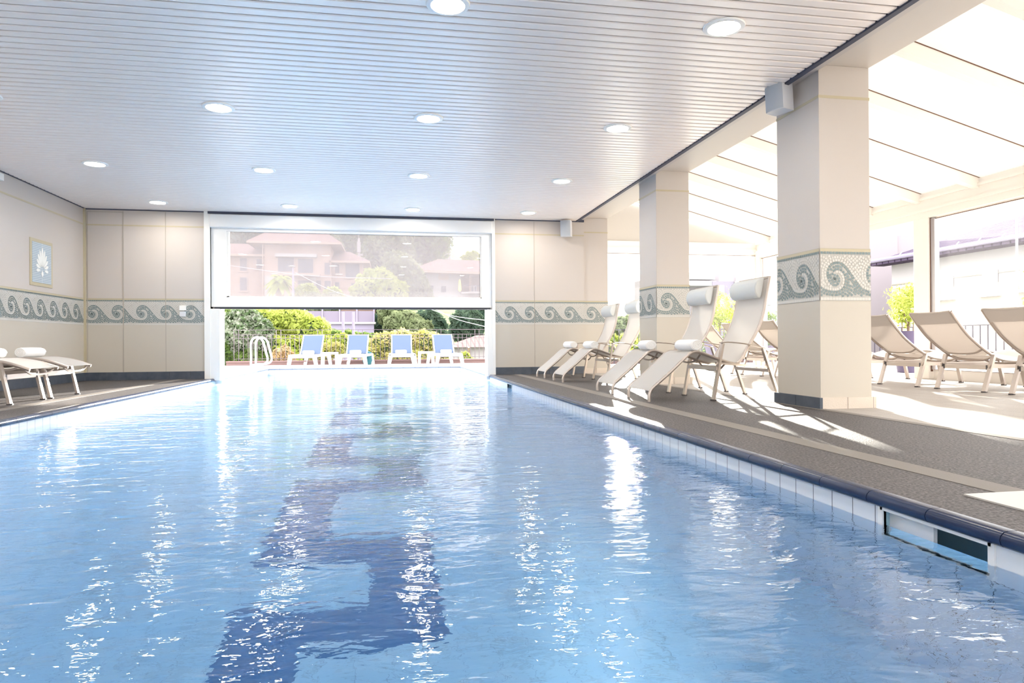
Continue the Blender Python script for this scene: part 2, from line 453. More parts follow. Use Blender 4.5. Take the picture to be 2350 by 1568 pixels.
# ------------------------------------------------------------------ floors
fl = MB()
fl.box(XL, PXL - 0.035, YN, YB + 0.25, -0.04, 0)
fl.box(PXR + 0.035, 3.70, YN, YB + 0.25, -0.04, 0)
fl.box(PXL - 0.035, PXR + 0.035, YN, PYN - 0.035, -0.12, 0)
struct(fl.build('floor', 'deck'), 'grey granite deck tiles round the pool')
struct(Pn(3.78, XW + 0.25, YN, YE + 0.2, -0.12, 0).build('floor', 'floor_lit_paint'), 'tiled floor of the glazed sunroom, window light painted in as a paler colour')
tr_ = MB()
tr_.box(PXR + 0.035, 3.76, YB + 0.25, 21.0, -0.12, -0.002); tr_.box(-9, PXL - 0.035, YB + 0.25, 21.0, -0.12, -0.002)
tr_.box(PXL - 0.035, PXR + 0.035, PYF + 0.035, 21.0, -0.12, -0.002); tr_.box(3.76, 13.6, YE + 0.2, 21.0, -0.12, -0.002); tr_.box(XW + 0.25, 13.6, YN, YE + 0.2, -0.12, -0.002)
struct(tr_.build('floor', 'terrace'), 'sunlit outdoor terrace paving')
# inlaid cream lines in the deck
struct(Pn(2.34, 2.49, YN, YB, -0.01, 0.0025).build('trim_1', 'strip_cream'))
struct(Pn(3.70, 3.78, YN, YB, -0.01, 0.003).build('trim_2', 'strip_cream'))
struct(Pn(-3.70, -3.56, YN, YB, -0.01, 0.0025).build('trim_3', 'strip_cream'))

# ------------------------------------------------------------------ pool
pool = thing('swimming_pool', 'long rectangular swimming pool running from the hall out to the terrace', 'swimming pool')
ZF = -1.30
side = MB()
def wall_with_holes(mb, x, holes):
    ys = PYN
    for (a, b, z0, z1) in holes:
        mb.box(x, x + 0.02, ys, a, ZF, -0.048); mb.box(x, x + 0.02, a, b, z1, -0.048); mb.box(x, x + 0.02, a, b, ZF, z0); ys = b
    mb.box(x, x + 0.02, ys, PYF, ZF, -0.048)
HOLES = [(1.87, 2.37, -0.27, -0.055), (10.55, 10.98, -0.20, -0.055)]
wall_with_holes(side, PXR, HOLES)
side.build('side_wall', 'basin_side', pool)
s2 = MB(); s2.box(PXL - 0.02, PXL, PYN, PYF, ZF, -0.048); s2.build('side_wall', 'basin_side', pool)
e1 = MB(); e1.box(PXL - 0.02, PXR + 0.02, PYF, PYF + 0.02, ZF, -0.048); e1.build('end_wall', 'basin_end', pool)
e2 = MB(); e2.box(PXL - 0.02, PXR + 0.02, PYN - 0.02, PYN, ZF, -0.048); e2.build('end_wall', 'basin_end', pool)
Pn(PXL - 0.02, PXR + 0.02, PYN - 0.02, PYF + 0.02, ZF - 0.05, ZF).build('pool_floor', 'basin_floor', pool)
# stepping meander of dark blue tiles on the floor
md = MB(); z0, z1 = ZF, ZF + 0.004
yc = [1.1, 1.9, 2.93, 3.68, 4.85, 5.6, 6.75, 7.5, 8.65, 9.4, 10.55, 11.3, 12.45, 13.2, 14.35, 15.1, 16.25, 17.0]
for i, y in enumerate(yc):
    md.box(-0.66, 0.22, y - 0.16, y + 0.16, z0, z1)
    if i + 1 < len(yc):
        x = (-0.10, 0.22) if i % 2 == 0 else (-0.66, -0.34)
        md.box(x[0], x[1], y + 0.16, yc[i + 1] - 0.16, z0, z1)
md.build('floor_meander', 'band_blue', pool)['label'] = 'dark blue stepped meander band on the pool floor'
for (a, b, za, zb) in HOLES:
    sk = MB()
    sk.box(PXR + 0.25, PXR + 0.27, a, b, za, zb); sk.box(PXR, PXR + 0.27, a - 0.01, a, za - .01, zb + .01); sk.box(PXR, PXR + 0.27, b, b + 0.01, za - .01, zb + .01)
    sk.box(PXR, PXR + 0.27, a, b, zb, zb + 0.01); sk.box(PXR, PXR + 0.27, a, b, za - 0.01, za)
    o = sk.build('skimmer_mouth', 'niche_dark', pool)
    if a < 5: MB().box(PXR + 0.035, PXR + 0.05, 2.15, b, za, zb).build('weir_flap', 'basin_white', pool)
    fr = MB()
    for q in ((a - .012, a + .012, za - .012, zb + .012), (b - .012, b + .012, za - .012, zb + .012)): fr.box(PXR - 0.008, PXR, *q)
    fr.box(PXR - 0.008, PXR, a, b, za - .012, za + .012); fr.box(PXR - 0.008, PXR, a, b, zb - .006, zb + .006)
    fr.build('rim', 'basin_white', o)
# bullnose coping, one stone course all the way round
def coping(p0, p1, inward, nm='coping', mats=('coping_blue', 'coping_joint')):
    p0, p1 = Vector(p0), Vector(p1); d = (p1 - p0).normalized(); L = (p1 - p0).length; n = Vector(inward); cm = MB()
    prof = [(-0.034, -0.052), (-0.034, 0.003), (0.0, 0.004), (0.016, 0.0), (0.027, -0.010), (0.031, -0.024), (0.027, -0.038), (0.016, -0.047), (0.0, -0.050), (-0.008, -0.052)]
    k = int(L / 0.30); seg = L / k; g = 0.0022
    for i in range(k):
        a, b = p0 + d * (seg * i + g), p0 + d * (seg * (i + 1) - g); m = len(prof)
        vs = [a + n * u + Vector((0, 0, v)) for u, v in prof] + [b + n * u + Vector((0, 0, v)) for u, v in prof]
        cm.add(vs, [tuple(range(m)), tuple(range(2 * m - 1, m - 1, -1))] + [(j, j + m, (j + 1) % m + m, (j + 1) % m) for j in range(m)])
        cm.add([p + n * u + Vector((0, 0, v)) for p in (b, b + d * 2 * g) for u, v in ((-.032, -.05), (-.032, 0.002), (0, 0.003), (.024, -.012), (.028, -.025), (.013, -.046))],
               [(0, 1, 2, 3, 4, 5), (11, 10, 9, 8, 7, 6)] + [(j, j + 6, (j + 1) % 6 + 6, (j + 1) % 6) for j in range(6)], 1)
    o = cm.build(nm, list(mats), pool, smooth=True)
    if mats[0] == 'coping_sunlit': o['label'] = 'outdoor coping stones, sun glare painted in as a pale colour'
    return o
coping((PXR, PYN, 0), (PXR, YB + 0.1, 0), (-1, 0, 0))
coping((PXL, PYN, 0), (PXL, YB + 0.1, 0), (1, 0, 0))
coping((PXR, YB + 0.1, 0), (PXR, PYF, 0), (-1, 0, 0), mats=['coping_sunlit', 'coping_joint'])
coping((PXL, YB + 0.1, 0), (PXL, PYF, 0), (1, 0, 0), mats=['coping_sunlit', 'coping_joint'])
coping((PXL - 0.03, PYF, 0), (PXR + 0.03, PYF, 0), (0, -1, 0), mats=['coping_sunlit', 'coping_joint'])
coping((PXL, PYN, 0), (PXR, PYN, 0), (0, 1, 0))
# the water: a closed body whose sides sit inside the basin walls
wa = MB().box(PXL - 0.01, PXR + 0.01, PYN - 0.01, PYF + 0.01, ZF - 0.02, WL).build('pool_water', 'water')
tag(wa, 'clear light blue rippling water filling the swimming pool', 'water', kind='stuff')

# metal inspection lid set into the deck
lid = thing('deck_cover', 'pale square cover plate with a small hole, set flush in the granite deck', 'cover', (2.33, 2.14, 0))
lm = MB(); lm.box(-0.15, 0.15, -0.14, 0.14, 0.0, 0.006)
mat('lid_cream', (0.52, 0.50, 0.48), 0.4)
lm.build('plate', 'lid_cream', lid)
MB().lathe([(0.0, 0.0062), (0.013, 0.0062), (0.013, 0.0075), (0, 0.0075)], 14, c=(0.07, -0.05, 0)).build('finger_hole', 'black_seal', lid)

# ------------------------------------------------------------------ mosaic wave band
P_ = 0.395
KX, KZ = P_ / 1023.0, 0.386 / 950.0
GAM = [(1187, 1080), (1250, 1090), (1390, 1100), (1500, 1075), (1590, 1000), (1630, 880), (1610, 770), (1540, 680), (1440, 650), (1375, 675), (1345, 722),
       (1420, 728), (1490, 780), (1520, 870), (1475, 970), (1390, 1010), (1290, 980), (1200, 880), (1160, 740), (1190, 600), (1290, 490), (1430, 455), (1560, 480), (1700, 590), (1850, 770), (2000, 950), (2100, 1040)]
gpts = [((x - 1370) * KX, (838 - y) * KZ) for x, y in GAM]
def motif_tiles():
    base = [np.array((p.x, p.y)) for p in smooth_path([(a, b, 0) for a, b in gpts + [(gpts[0][0] + P_, gpts[0][1])]], 10)][:-1]
    curve = np.array([b + np.array((k * P_, 0)) for k in (-2, -1, 0, 1, 2) for b in base])
    poly = np.array([b + np.array((k * P_, 0)) for k in (-2, -1, 0, 1, 2) for b in base] + [np.array((3.2 * P_, -1)), np.array((-2.8 * P_, -1))])
    def inside(p):
        x, y = p; x1, y1 = poly[:, 0], poly[:, 1]; x2, y2 = np.roll(x1, -1), np.roll(y1, -1)
        c = ((y1 > y) != (y2 > y)) & (x < (x2 - x1) * (y - y1) / (y2 - y1 + 1e-12) + x1)
        return bool(c.sum() % 2)
    T = 0.0255; VB, VT = (838 - 1228) * KZ, (838 - 318) * KZ
    seg = np.linalg.norm(np.diff(curve, axis=0), axis=1); s = np.concatenate([[0], np.cumsum(seg)])
    tiles = []; cen = []
    for k in range(11):
        d = (k + 0.5) * T * 0.98
        for sgn in (1, -1):
            for u in np.arange(0, s[-1], T * 0.25):
                i = min(np.searchsorted(s, u, 'right') - 1, len(seg) - 1)
                if seg[i] < 1e-9: continue
                t = (curve[i + 1] - curve[i]) / seg[i]; p = curve[i] + t * (u - s[i]) + sgn * d * np.array((-t[1], t[0]))
                if not (VB + T * .30 < p[1] < VT - T * .30) or abs(p[0]) > 1.15 * P_: continue
                if np.min(np.hypot(*(curve - p).T)) < d * 0.93 - 0.0005: continue
                if cen and np.min(np.hypot(*(np.array(cen) - p).T)) < T * 0.90: continue
                cen.append(p); tiles.append((p, math.atan2(t[1], t[0]), inside(p)))
    return [t for t in tiles if -P_ / 2 <= t[0][0] < P_ / 2], T, VB, VT
TILES, TT, VB, VT = motif_tiles()
def mosaic(name, length, phase, parent, frame, zc=1.155, step=1):
    """frame(u, v, w): point on the wall; u to the right, v up, w out of the wall. zc = height of spiral centres"""
    mb = MB(); zb, zt = 0.961, 1.410
    def quad(us, mi, w):
        mb.add([frame(u, v, w) for u, v in us], [tuple(range(len(us)))], mi)
    quad([(0, zb), (length, zb), (length, zt - 0.012), (0, zt - 0.012)], 0, 0.002)
    quad([(0, zt - 0.012), (length, zt - 0.012), (length, 1.424), (0, 1.424)], 3, 0.0022)
    quad([(0, 1.424), (length, 1.424), (length, 1.4275), (0, 1.4275)], 4, 0.0025)
    h = TT * 0.40
    n0 = int((0 - phase) / P_) - 2; n1 = int((length - phase) / P_) + 2
    def tile(cx, cz, an, mi, hh=h, hz=None):
        hz = hz or hh; c, s_ = math.cos(an), math.sin(an); q = []
        for a, b in ((-hh, -hz), (hh, -hz), (hh, hz), (-hh, hz)):
            q.append((min(max(cx + a * c - b * s_, 0), length), cz + a * s_ + b * c))
        quad(q, mi, 0.0045)
    for k in range(n0, n1):
        c0 = phase + k * P_
        for p, an, dark in TILES:
            u = c0 + p[0]
            if 0.003 < u < length - 0.003: tile(u, zc + p[1], an, 1 if dark else 2)
        if 0.02 < c0 < length - 0.02: 
            quad([(c0 - .011, zc - .011), (c0 + .011, zc - .011), (c0 + .011, zc + .011), (c0 - .011, zc + .011)], 5, 0.0055)
    m = int(length / 0.0285); w = length / m
    for i in range(m):
        tile((i + .5) * w, zc + VT + 0.0206, 0, 1, w * 0.40, 0.0105)
        tile((i + .5) * w, zb + 0.016, 0, 2, w * 0.45, 0.0125)
    return mb.build(name, ['grout', 'tess_dark', 'tess_light', 'yellow_strip', 'joint', 'tess_black'], parent, fix=False)

# ------------------------------------------------------------------ hall walls
def panel_wall(name, x0, x1, joints, back_depth=0.23):
    w = MB(); w.box(x0, x1, YB, YB + back_depth, 0, H + 0.12)
    o = struct(w.build(name, 'panel'))
    ex = MB(); ex.box(x0, x1, YB - 0.004, YB, 0.14, 0.961); ex.build('lower_panel', 'panel_low', o)
    st = MB(); st.box(x0, x1, YB - 0.004, YB, 2.69, 2.715); st.build('upper_strip', 'yellow_strip', o)
    jn = MB()
    for x in joints: jn.box(x - 0.005, x + 0.005, YB - 0.007, YB - 0.001, 0.14, H - 0.03)
    jn.build('panel_joint', 'joint', o)
    pl = MB(); n = max(1, round((x1 - x0) / 0.33)); s = (x1 - x0) / n
    for i in range(n): pl.box(x0 + i * s + .0015, x0 + (i + 1) * s - .0015, YB - 0.022, YB - 0.001, 0, 0.14)
    pl.build('plinth', 'plinth_dark', o)
    return o
bl = panel_wall('wall_back', XL, -3.14, (-4.57, -3.883))
mosaic('mosaic_band', 1.99, 0.115, bl, lambda u, v, w: (XL + u, YB - w, v))
# tall flush door leaf in the left end of the back wall
br_ = panel_wall('wall_back', 1.985, XP, (2.761,))
mosaic('mosaic_band', XP - 1.985, 2.253 - 1.985, br_, lambda u, v, w: (1.985 + u, YB - w, v))
dl = MB()
for q in ((-5.145, -5.137, 0.15, 2.93), (-4.577, -4.563, 0.15, 2.93)): dl.box(q[0], q[1], YB - 0.010, YB - 0.003, q[2], q[3])
dl.box(-5.145, -4.563, YB - 0.010, YB - 0.003, 2.925, 2.935)
struct(dl.build('door_1', 'joint'), 'thin dark outline of a flush cream door in the back wall')

wl = MB().box(XL - 0.2, XL, YN, YB + 0.23, 0, H + 0.12)
wlo = struct(wl.build('wall_left', 'panel'))
MB().box(XL, XL + 0.004, YN, YB, 0.14, 0.961).build('lower_panel', 'panel_low', wlo)
MB().box(XL, XL + 0.004, YN, YB, 2.69, 2.715).build('upper_strip', 'yellow_strip', wlo)
MB().box(XL, XL + 0.02, YN, YB, 0, 0.14).build('plinth', 'plinth_dark', wlo)
mosaic('mosaic_band', YB - 4.0, 10.539 - 4.0, wlo, lambda u, v, w: (XL + w, 4.0 + u, v))
# white corner post with dark slit
struct(MB().box(XL, XL + 0.03, YB - 0.05, YB, 0.14, H).build('trim_4', 'yellow_strip'))

# walls behind the photographer and beyond, closing the hall
wfm = MB(); wfm.box(XL - 0.2, -4.9, YN - 0.2, YN, 0, 4.3).box(-4.9, 3.4, YN - 0.2, YN, 0, 0.3).box(-4.9, 3.4, YN - 0.2, YN, 2.85, 4.3).box(3.4, 4.4, YN - 0.2, YN, 0, 4.3).box(4.4, XW + 0.2, YN - .2, YN, 0, 4.3)
struct(wfm.build('wall_front', 'panel'))
translucent_mat('frosted', (0.9, 0.9, 0.88), 0.75)
struct(MB().add([(-4.9, YN - .1, .3), (3.4, YN - .1, .3), (3.4, YN - .1, 2.85), (-4.9, YN - .1, 2.85)], [(0, 1, 2, 3)]).build('fill_sheet', 'frosted', fix=False), 'unseen translucent sheet added at the near end of the hall for fill light')  # no known window here, diffusing sheet added to light the hall from behind
# the jambs of the garden opening
for nm, x0, x1 in (('trim_5', -3.14, -2.985), ('trim_6', 1.835, 1.985)):
    j = MB(); j.box(x0, x1, YB + 0.14, YB + 0.34, -0.1, H); 
    j.box(x0 - (0.06 if x0 < 0 else 0), x1 if x0 < 0 else x1, YB - 0.02, YB + 0.24, -0.0, H) if False else None
    j.box(x0, x1, YB - 0.02, YB + 0.14, -0.03, 1.25)
    struct(j.build(nm, 'white_paint'))
struct(MB().box(-3.24, -3.14, YB - 0.03, YB + 0.26, 0.0, H).build('trim_7', 'white_paint'))
struct(MB().box(1.93, 1.99, YB - 0.03, YB + 0.26, 0.0, H).build('trim_8', 'white_paint'))
struct(MB().box(-3.3, 2.1, YB + 0.2, YB + 0.45, 2.78, 3.4).build('wall_garden_header', 'white_paint'))

# ------------------------------------------------------------------ palmette tile picture on the left wall
pm = thing('wall_relief', 'blue mosaic panel with a white palmette shell in a cream frame, on the left wall', 'wall decoration', (XL, 11.38, 1.855))
MB().box(0, 0.012, -0.335, 0.335, -0.35, 0.35).build('frame', 'yellow_strip', pm)
tile_mat('relief_blue', 'YZ', 3.0, 0.026, (0.36, 0.45, 0.53), (0.33, 0.42, 0.50), (0.62, 0.66, 0.68), 0.005, rough=0.4)
MB().box(0.012, 0.016, -0.285, 0.285, -0.30, 0.30).build('background', 'relief_blue', pm)
pt = MB()
def petal(ang, L, w, base=(0, -0.10), r0=0.05):
    pts = []
    for t in np.linspace(0, 1, 9): pts.append((r0 + (L - r0) * t, w * (0.18 + 0.82 * math.sin(PI * min(1, t * 0.62 + 0.02)) if t < 0.8 else 0) * (1 if t < .8 else 0)))
    up = [(r0 + (L - r0) * t, w * (math.sin(PI * t ** 1.7) ** 0.7 * 0.95 + 0.06 * (1 - t))) for t in np.linspace(0.0, 1, 12)]
    poly = [(a, b) for a, b in up] + [(a, -b) for a, b in up[::-1][1:-1]]
    c, s = math.cos(ang), math.sin(ang)
    pt.prism([(base[0] + a * c - b * s, base[1] + a * s + b * c) for a, b in poly], 'X', 0.016, 0.022)
petal(PI / 2, 0.345, 0.027)
for k, (da, L, w) in enumerate(((0.25, 0.31, 0.027), (0.52, 0.265, 0.026), (0.84, 0.225, 0.025), (1.22, 0.195, 0.025), (1.68, 0.18, 0.026))):
    petal(PI / 2 + da, L, w); petal(PI / 2 - da, L, w)
pt.prism([(0, -0.105), (0.035, -0.16), (0, -0.215), (-0.035, -0.16)], 'X', 0.016, 0.022)
pt.build('palmette', 'white_paint', pm)

# small wall fittings
th = thing('wall_control', 'small white control box over the wave mosaic, left of the garden window', 'control panel', (-3.60, YB, 1.22))
MB().box(-0.055, 0.055, -0.03, -0.005, -0.005, 0.085).build('upper_box', 'white_paint', th, bevel=0.004)
MB().box(-0.05, 0.05, -0.028, -0.005, -0.11, -0.02).build('lower_box', 'speaker_grey', th, bevel=0.004)
tag(MB().box(XL, XL + 0.07, 9.75, 10.25, 2.84, 2.93).build('emergency_lamp', 'white_paint'), 'small white box lamp high on the left wall', 'lamp')

# ------------------------------------------------------------------ garden window (lifting glazed sash)
wb = MB(); wb.box(-3.15, 1.94, YB - 0.05, YB + 0.2, 2.70, 2.94)
struct(wb.build('trim_9', 'white_frame', bevel=0.02), 'white housing box above the lifting garden window')
struct(MB().box(-3.17, 1.97, YB - 0.055, YB + 0.16, 2.94, H + 0.02).build('trim_10', 'edge_dark'))
win = struct(empty('window_1', (0, YB + 0.07, 0)), 'large white lifting sash, pulled halfway up over the pool')
wf = MB(); y0, y1 = -0.04, 0.05
X0, X1, Z0, Z1 = -3.135, 1.925, 1.285, 2.74
GX0, GX1, GZ0, GZ1 = -2.875, 1.735, 1.46, 2.645
wf.box(X0, GX0, y0, y1, Z0, Z1); wf.box(GX1, X1, y0, y1, Z0, Z1); wf.box(GX0, GX1, y0, y1, Z0, GZ0); wf.box(GX0, GX1, y0, y1, GZ1, Z1)
wf.build('sash_frame', 'white_frame', win)
bd = MB()
bd.box(GX0, GX0 + 0.04, y0 + 0.02, y1, GZ0, GZ1); bd.box(GX1 - 0.02, GX1, y0 + 0.02, y1, GZ0, GZ1); bd.box(GX0, GX1, y0 + 0.02, y1, GZ0, GZ0 + 0.02)
bd.build('glazing_bead', 'cream_frame', win)
MB().box(GX0 + 0.01, GX1 - 0.01, 0.0, 0.012, GZ0, GZ1).build('glass_pane', 'pane_dusty', win)
MB().box(X0 + 0.05, X1 - 0.02, y0, y1 - 0.01, Z0 - 0.036, Z0).build('rubber_seal', 'black_seal', win)

# ------------------------------------------------------------------ hall ceiling: metal slats
ce = MB(); s = 0.110; n = int((YB - YN) / s)
for i in range(n + 1):
    a = YB - 0.02 - i * s; b = a - (s - 0.016)
    if b < YN: break
    e = 0.010
    vs = []
    for x in (XL + 0.01, 3.585):
        vs += [(x, a, H + 0.022), (x, a, H + e * .6), (x, a - e, H), (x, b + e, H), (x, b, H + e * .6), (x, b, H + 0.022)]
    ce.add(vs, [(0, 1, 2, 3, 4, 5), (11, 10, 9, 8, 7, 6)] + [(j, j + 6, j + 7, j + 1) for j in range(5)] + [(5, 11, 6, 0)])
ceo = struct(ce.build('ceiling', 'slat', fix=True), 'white metal slat ceiling over the pool')
MB().box(XL, XP, YN, YB, H + 0.07, H + 0.12).build('plenum', 'plenum', ceo)
struct(MB().box(XL, XL + 0.03, YN, YB, H - 0.004, H + 0.03).build('trim_11', 'edge_dark'))
struct(MB().box(3.59, 3.64, YN, YB, H - 0.012, H + 0.04).build('trim_12', 'edge_dark'))
struct(MB().box(3.64, XP, YN, YB, H + 0.03, H + 0.07).build('trim_13', 'panel'))
struct(MB().box(XL, -3.14, YB - 0.02, YB, H - 0.015, H + 0.03).build('trim_14', 'edge_dark'))
struct(MB().box(1.98, XP, YB - 0.02, YB, H - 0.015, H + 0.03).build('trim_15', 'edge_dark'))
struct(MB().box(XL - 0.2, XP + 0.5, YN - 0.2, YB + 0.45, 4.25, 4.4).build('ceiling', 'white_paint'), 'flat roof slab above the hall')
struct(MB().box(XL - 0.2, XP + 0.5, YB + 0.1, YB + 0.45, 3.1, 4.4).build('wall_garden_upper', 'white_paint'))

# ------------------------------------------------------------------ lintel and pillars
lt = MB(); lt.box(XP, XP + PW, YN, YE, LINT, 4.4)
struct(lt.build('wall_lintel', 'beam_paint'), 'cream beam spanning the pillars between hall and sunroom')
PLAB = ['nearest cream pillar with wave mosaic band, a speaker on its top corner', 'middle cream pillar with wave mosaic band, behind the high-backed recliners', 'farthest cream pillar, joined to the end of the back wall']
for k, y in enumerate(PY):
    t = thing('pillar', PLAB[k], 'pillar', (XP, y, 0), group='pillars between the pool and the sunroom')
    MB().box(0, PW, 0, PD, 0.10, LINT).build('shaft', 'panel', t, bevel=0.004)
    lo = MB(); e = 0.003; lo.box(-e, PW + e, -e, PD + e, 0.10, 0.961); lo.build('lower_casing', 'panel_low', t)
    us = MB(); us.box(-e, PW + e, -e, PD + e, 2.765, 2.79); us.build('upper_strip', 'yellow_strip', t)
    pl = MB(); g = 0.03
    pl.box(-g, -0.002, -g, PD * .5 - .002, 0, 0.10, 0); pl.box(-g, -0.002, PD * .5 + .002, PD + g, 0, 0.10, 0)
    pl.box(-0.002, PW * .5 - .002, -g, 0.0, 0, 0.10, 1); pl.box(PW * .5 + .002, PW + g, -g, 0.0, 0, 0.10, 1)
    pl.box(PW, PW + g, 0, PD + g, 0, 0.10, 1); pl.box(-0.002, PW, PD, PD + g, 0, 0.10, 1); pl.box(0, PW, 0, PD, 0, 0.1, 1)
    pl.build('plinth', ['plinth_dark', 'plinth_cream'], t)
    mosaic('mosaic_band', PW, 0.14, t, lambda u, v, w: (u, -w - e, v))
    mosaic('mosaic_band', PD, 0.40, t, lambda u, v, w: (-w - e, PD - u, v))
    if k < 2: mosaic('mosaic_band', PD, 0.30, t, lambda u, v, w: (PW + w + e, u, v))

# wall speakers
def wall_speaker(label, loc, rz):
    t = thing('wall_speaker', label, 'speaker', loc, rz, group='white wall speakers')
    b = MB(); n = 9; prof = [(0.0, -0.10)] + [(0.13 + 0.035 * math.cos(a), 0.10 * math.sin(a)) for a in np.linspace(-PI / 2, PI / 2, n)] + [(0.0, 0.10)]
    vs = []
    for z, sh in ((-0.15, 0.0), (0.15, 0.03)):
        for x, y in prof: vs.append((x + sh * 0 + (0.02 if z > 0 else 0), y, z))
    m = len(prof)
    b.add(vs, [tuple(range(m)), tuple(range(2 * m - 1, m - 1, -1))] + [(j, j + m, (j + 1) % m + m, (j + 1) % m) for j in range(m)])
    b.build('cabinet', 'speaker_grey', t, smooth=True)
    g = MB(); vs = []
    arc = np.linspace(-0.5, 0.5, 7) * PI * 0.8
    for z, dx in ((-0.145, 0), (0.145, 0.02)):
        for a in arc: vs.append((0.132 + 0.037 * math.cos(a) + dx, 0.102 * math.sin(a), z))
    g.add(vs, [(j, j + 1, j + 8, j + 7) for j in range(6)])
    g.build('grille', 'speaker_grille', t, smooth=True)
    MB().box(-0.09, 0.0, -0.03, 0.03, -0.05, 0.05).build('bracket', 'speaker_grey', t)
    return t
wall_speaker('pale grey curved speaker on the top corner of the nearest pillar', (XP - 0.085, 5.84, 2.90), PI + 0.35)
wall_speaker('small white speaker in the corner at the right end of the back wall', (3.40, YB - 0.09, 2.80), -PI / 2 - 0.5)

# ------------------------------------------------------------------ downlights
LX = (-3.768, -1.670, 0.414, 2.494); LY = (4.753, 7.187, 9.666, 12.108)
rown = ['nearest', 'second', 'third', 'farthest']; coln = ['far left', 'middle left', 'middle right', 'far right']
proto = None
for r, y in enumerate((2.3,) + LY):
    for c, x in enumerate(LX):
        if proto is None:
            proto = thing('downlight', 'x', 'ceiling light', (0, 0, 0), group='round recessed downlights in the slat ceiling')
            MB().lathe([(0.100, 0.004), (0.150, 0.004), (0.156, -0.004), (0.150, -0.012), (0.120, -0.016), (0.112, -0.010)], 32, caps=False).build('ring', 'ring_white', proto, smooth=True)
            MB().lathe([(0.0, -0.006), (0.113, -0.006), (0.113, 0.0), (0, 0.0)], 32).build('lamp_disc', 'lamp_glow', proto)
            t = proto
        else: t = copy_tree(proto)
        t.location = (x, y, H - 0.001)
        t['label'] = ('round recessed downlight, row just behind the picture edge, ' if r == 0 else 'round recessed downlight in the %s ceiling row in view, ' % rown[r - 1]) + coln[c] + ' column'
COLD = None

# ------------------------------------------------------------------ sunroom shell
def zroof(x): return 2.91 + (XW - x) * 0.268
rp = MB(); x0, x1 = XP + PW, XW + 0.25
rp.add([(x0, YN, zroof(x0)), (x1, YN, zroof(x1)), (x1, YE, zroof(x1)), (x0, YE, zroof(x0)), (x0, YN, zroof(x0) + .03), (x1, YN, zroof(x1) + .03), (x1, YE, zroof(x1) + .03), (x0, YE, zroof(x0) + .03)][:4], [(0, 1, 2, 3)])
struct(rp.build('ceiling', 'roof_panel', fix=False), 'sloping white translucent roof of the sunroom')
k = 0
yy = 8.33 - 1.08 * 10
rafter_y = []
while yy < YE - 0.1:
    rafter_y.append(yy); yy += 1.08
for k, y in enumerate(rafter_y):
    if y < 1.0: continue
    b = MB(); d = 0.15; w = 0.10
    vs = [(x, yy_, zroof(x) - dz) for x in (x0, XW - 0.02) for yy_ in (y, y + w) for dz in (0.0, d)]
    b.add(vs, [(0, 1, 3, 2), (4, 6, 7, 5), (0, 4, 5, 1), (2, 3, 7, 6), (0, 2, 6, 4), (1, 5, 7, 3)])
    o = b.build('rafter', 'cream_frame')
    j = y - 8.33
    tag(o, 'white sloping rafter under the sunroom roof, %s' % ('number %d counting from the far end' % (len(rafter_y) - k)), 'rafter', 'sunroom roof rafters')
    sl = MB(); sl.bar((x0, y - 0.004, zroof(x0) - 0.006), (XW - 0.02, y - 0.004, zroof(XW - .02) - 0.006), 0.008, 0.008)
    sl.build('brown_seal', 'brown_seal', o)
rn = [o for o in COL.objects if o.name.startswith('rafter')]
# header of the window wall, posts, sashes
struct(MB().box(XW - 0.04, XW + 0.2, YN, YE + 0.2, 2.515, 2.91).build('wall_right', 'cream_frame'), 'cream header beam above the sunroom windows')
struct(MB().box(XW - 0.07, XW - 0.04, YN, YE, 2.62, 2.66).build('trim_16', 'cream_frame'))
struct(MB().box(XW - 0.07, XW - 0.04, YN, YE, 2.80, 2.84).build('trim_17', 'cream_frame'))
struct(MB().box(XP + PW, XW + 0.2, YE, YE + 0.2, 2.60, 2.84).build('wall_end', 'cream_frame'), 'cream header beam above the end windows of the sunroom')
struct(MB().box(XP + PW, XW + 0.2, YE - 0.03, YE, 2.66, 2.70).build('trim_18', 'cream_frame'))
ga = MB(); ga.add([(XP + PW, YE + 0.05, 2.84), (XW + .2, YE + 0.05, 2.84), (XP + PW, YE + 0.05, zroof(XP + PW)), (XP + PW, YE + 0.09, 2.84), (XW + .2, YE + 0.09, 2.84), (XP + PW, YE + 0.09, zroof(XP + PW))],
       [(0, 1, 2), (5, 4, 3), (0, 3, 4, 1), (1, 4, 5, 2), (2, 5, 3, 0)])
struct(ga.build('window_2', 'roof_panel', fix=False), 'white translucent gable infill under the sunroom roof')
struct(MB().box(XP + 0.1, XP + PW, PY[2] + PD, YE + 0.2, 0, LINT).build('wall_side', 'white_paint'))
def post(x0, x1, y0, y1, nm): struct(MB().box(x0, x1, y0, y1, 0, 2.52).build(nm, 'cream_frame', bevel=0.006))
post(XW - 0.05, XW + 0.15, 9.26, 9.56, 'trim_19')
post(XW - 0.03, XW + 0.17, YE - 0.10, YE + 0.2, 'trim_20')
post(XW - 0.02, XW + 0.12, YN, YN + 0.15, 'trim_21')
tk = MB(); tk.box(XW - 0.01, XW + 0.018, 9.17, 9.25, 0.15, 2.50, 0)
tk.box(XW - 0.016, XW + 0.018, 9.25, 9.26, 0.12, 2.51, 1)
struct(tk.build('trim_22', ['grey_track', 'brown_seal']))
tk = MB(); tk.box(XW - 0.03, XW + 0.02, 13.42, 13.50, 0.03, 2.45, 0); tk.box(XW - .035, XW - .03, 13.40, 13.42, .03, 2.45, 1)
struct(tk.build('trim_23', ['grey_track', 'brown_seal']))
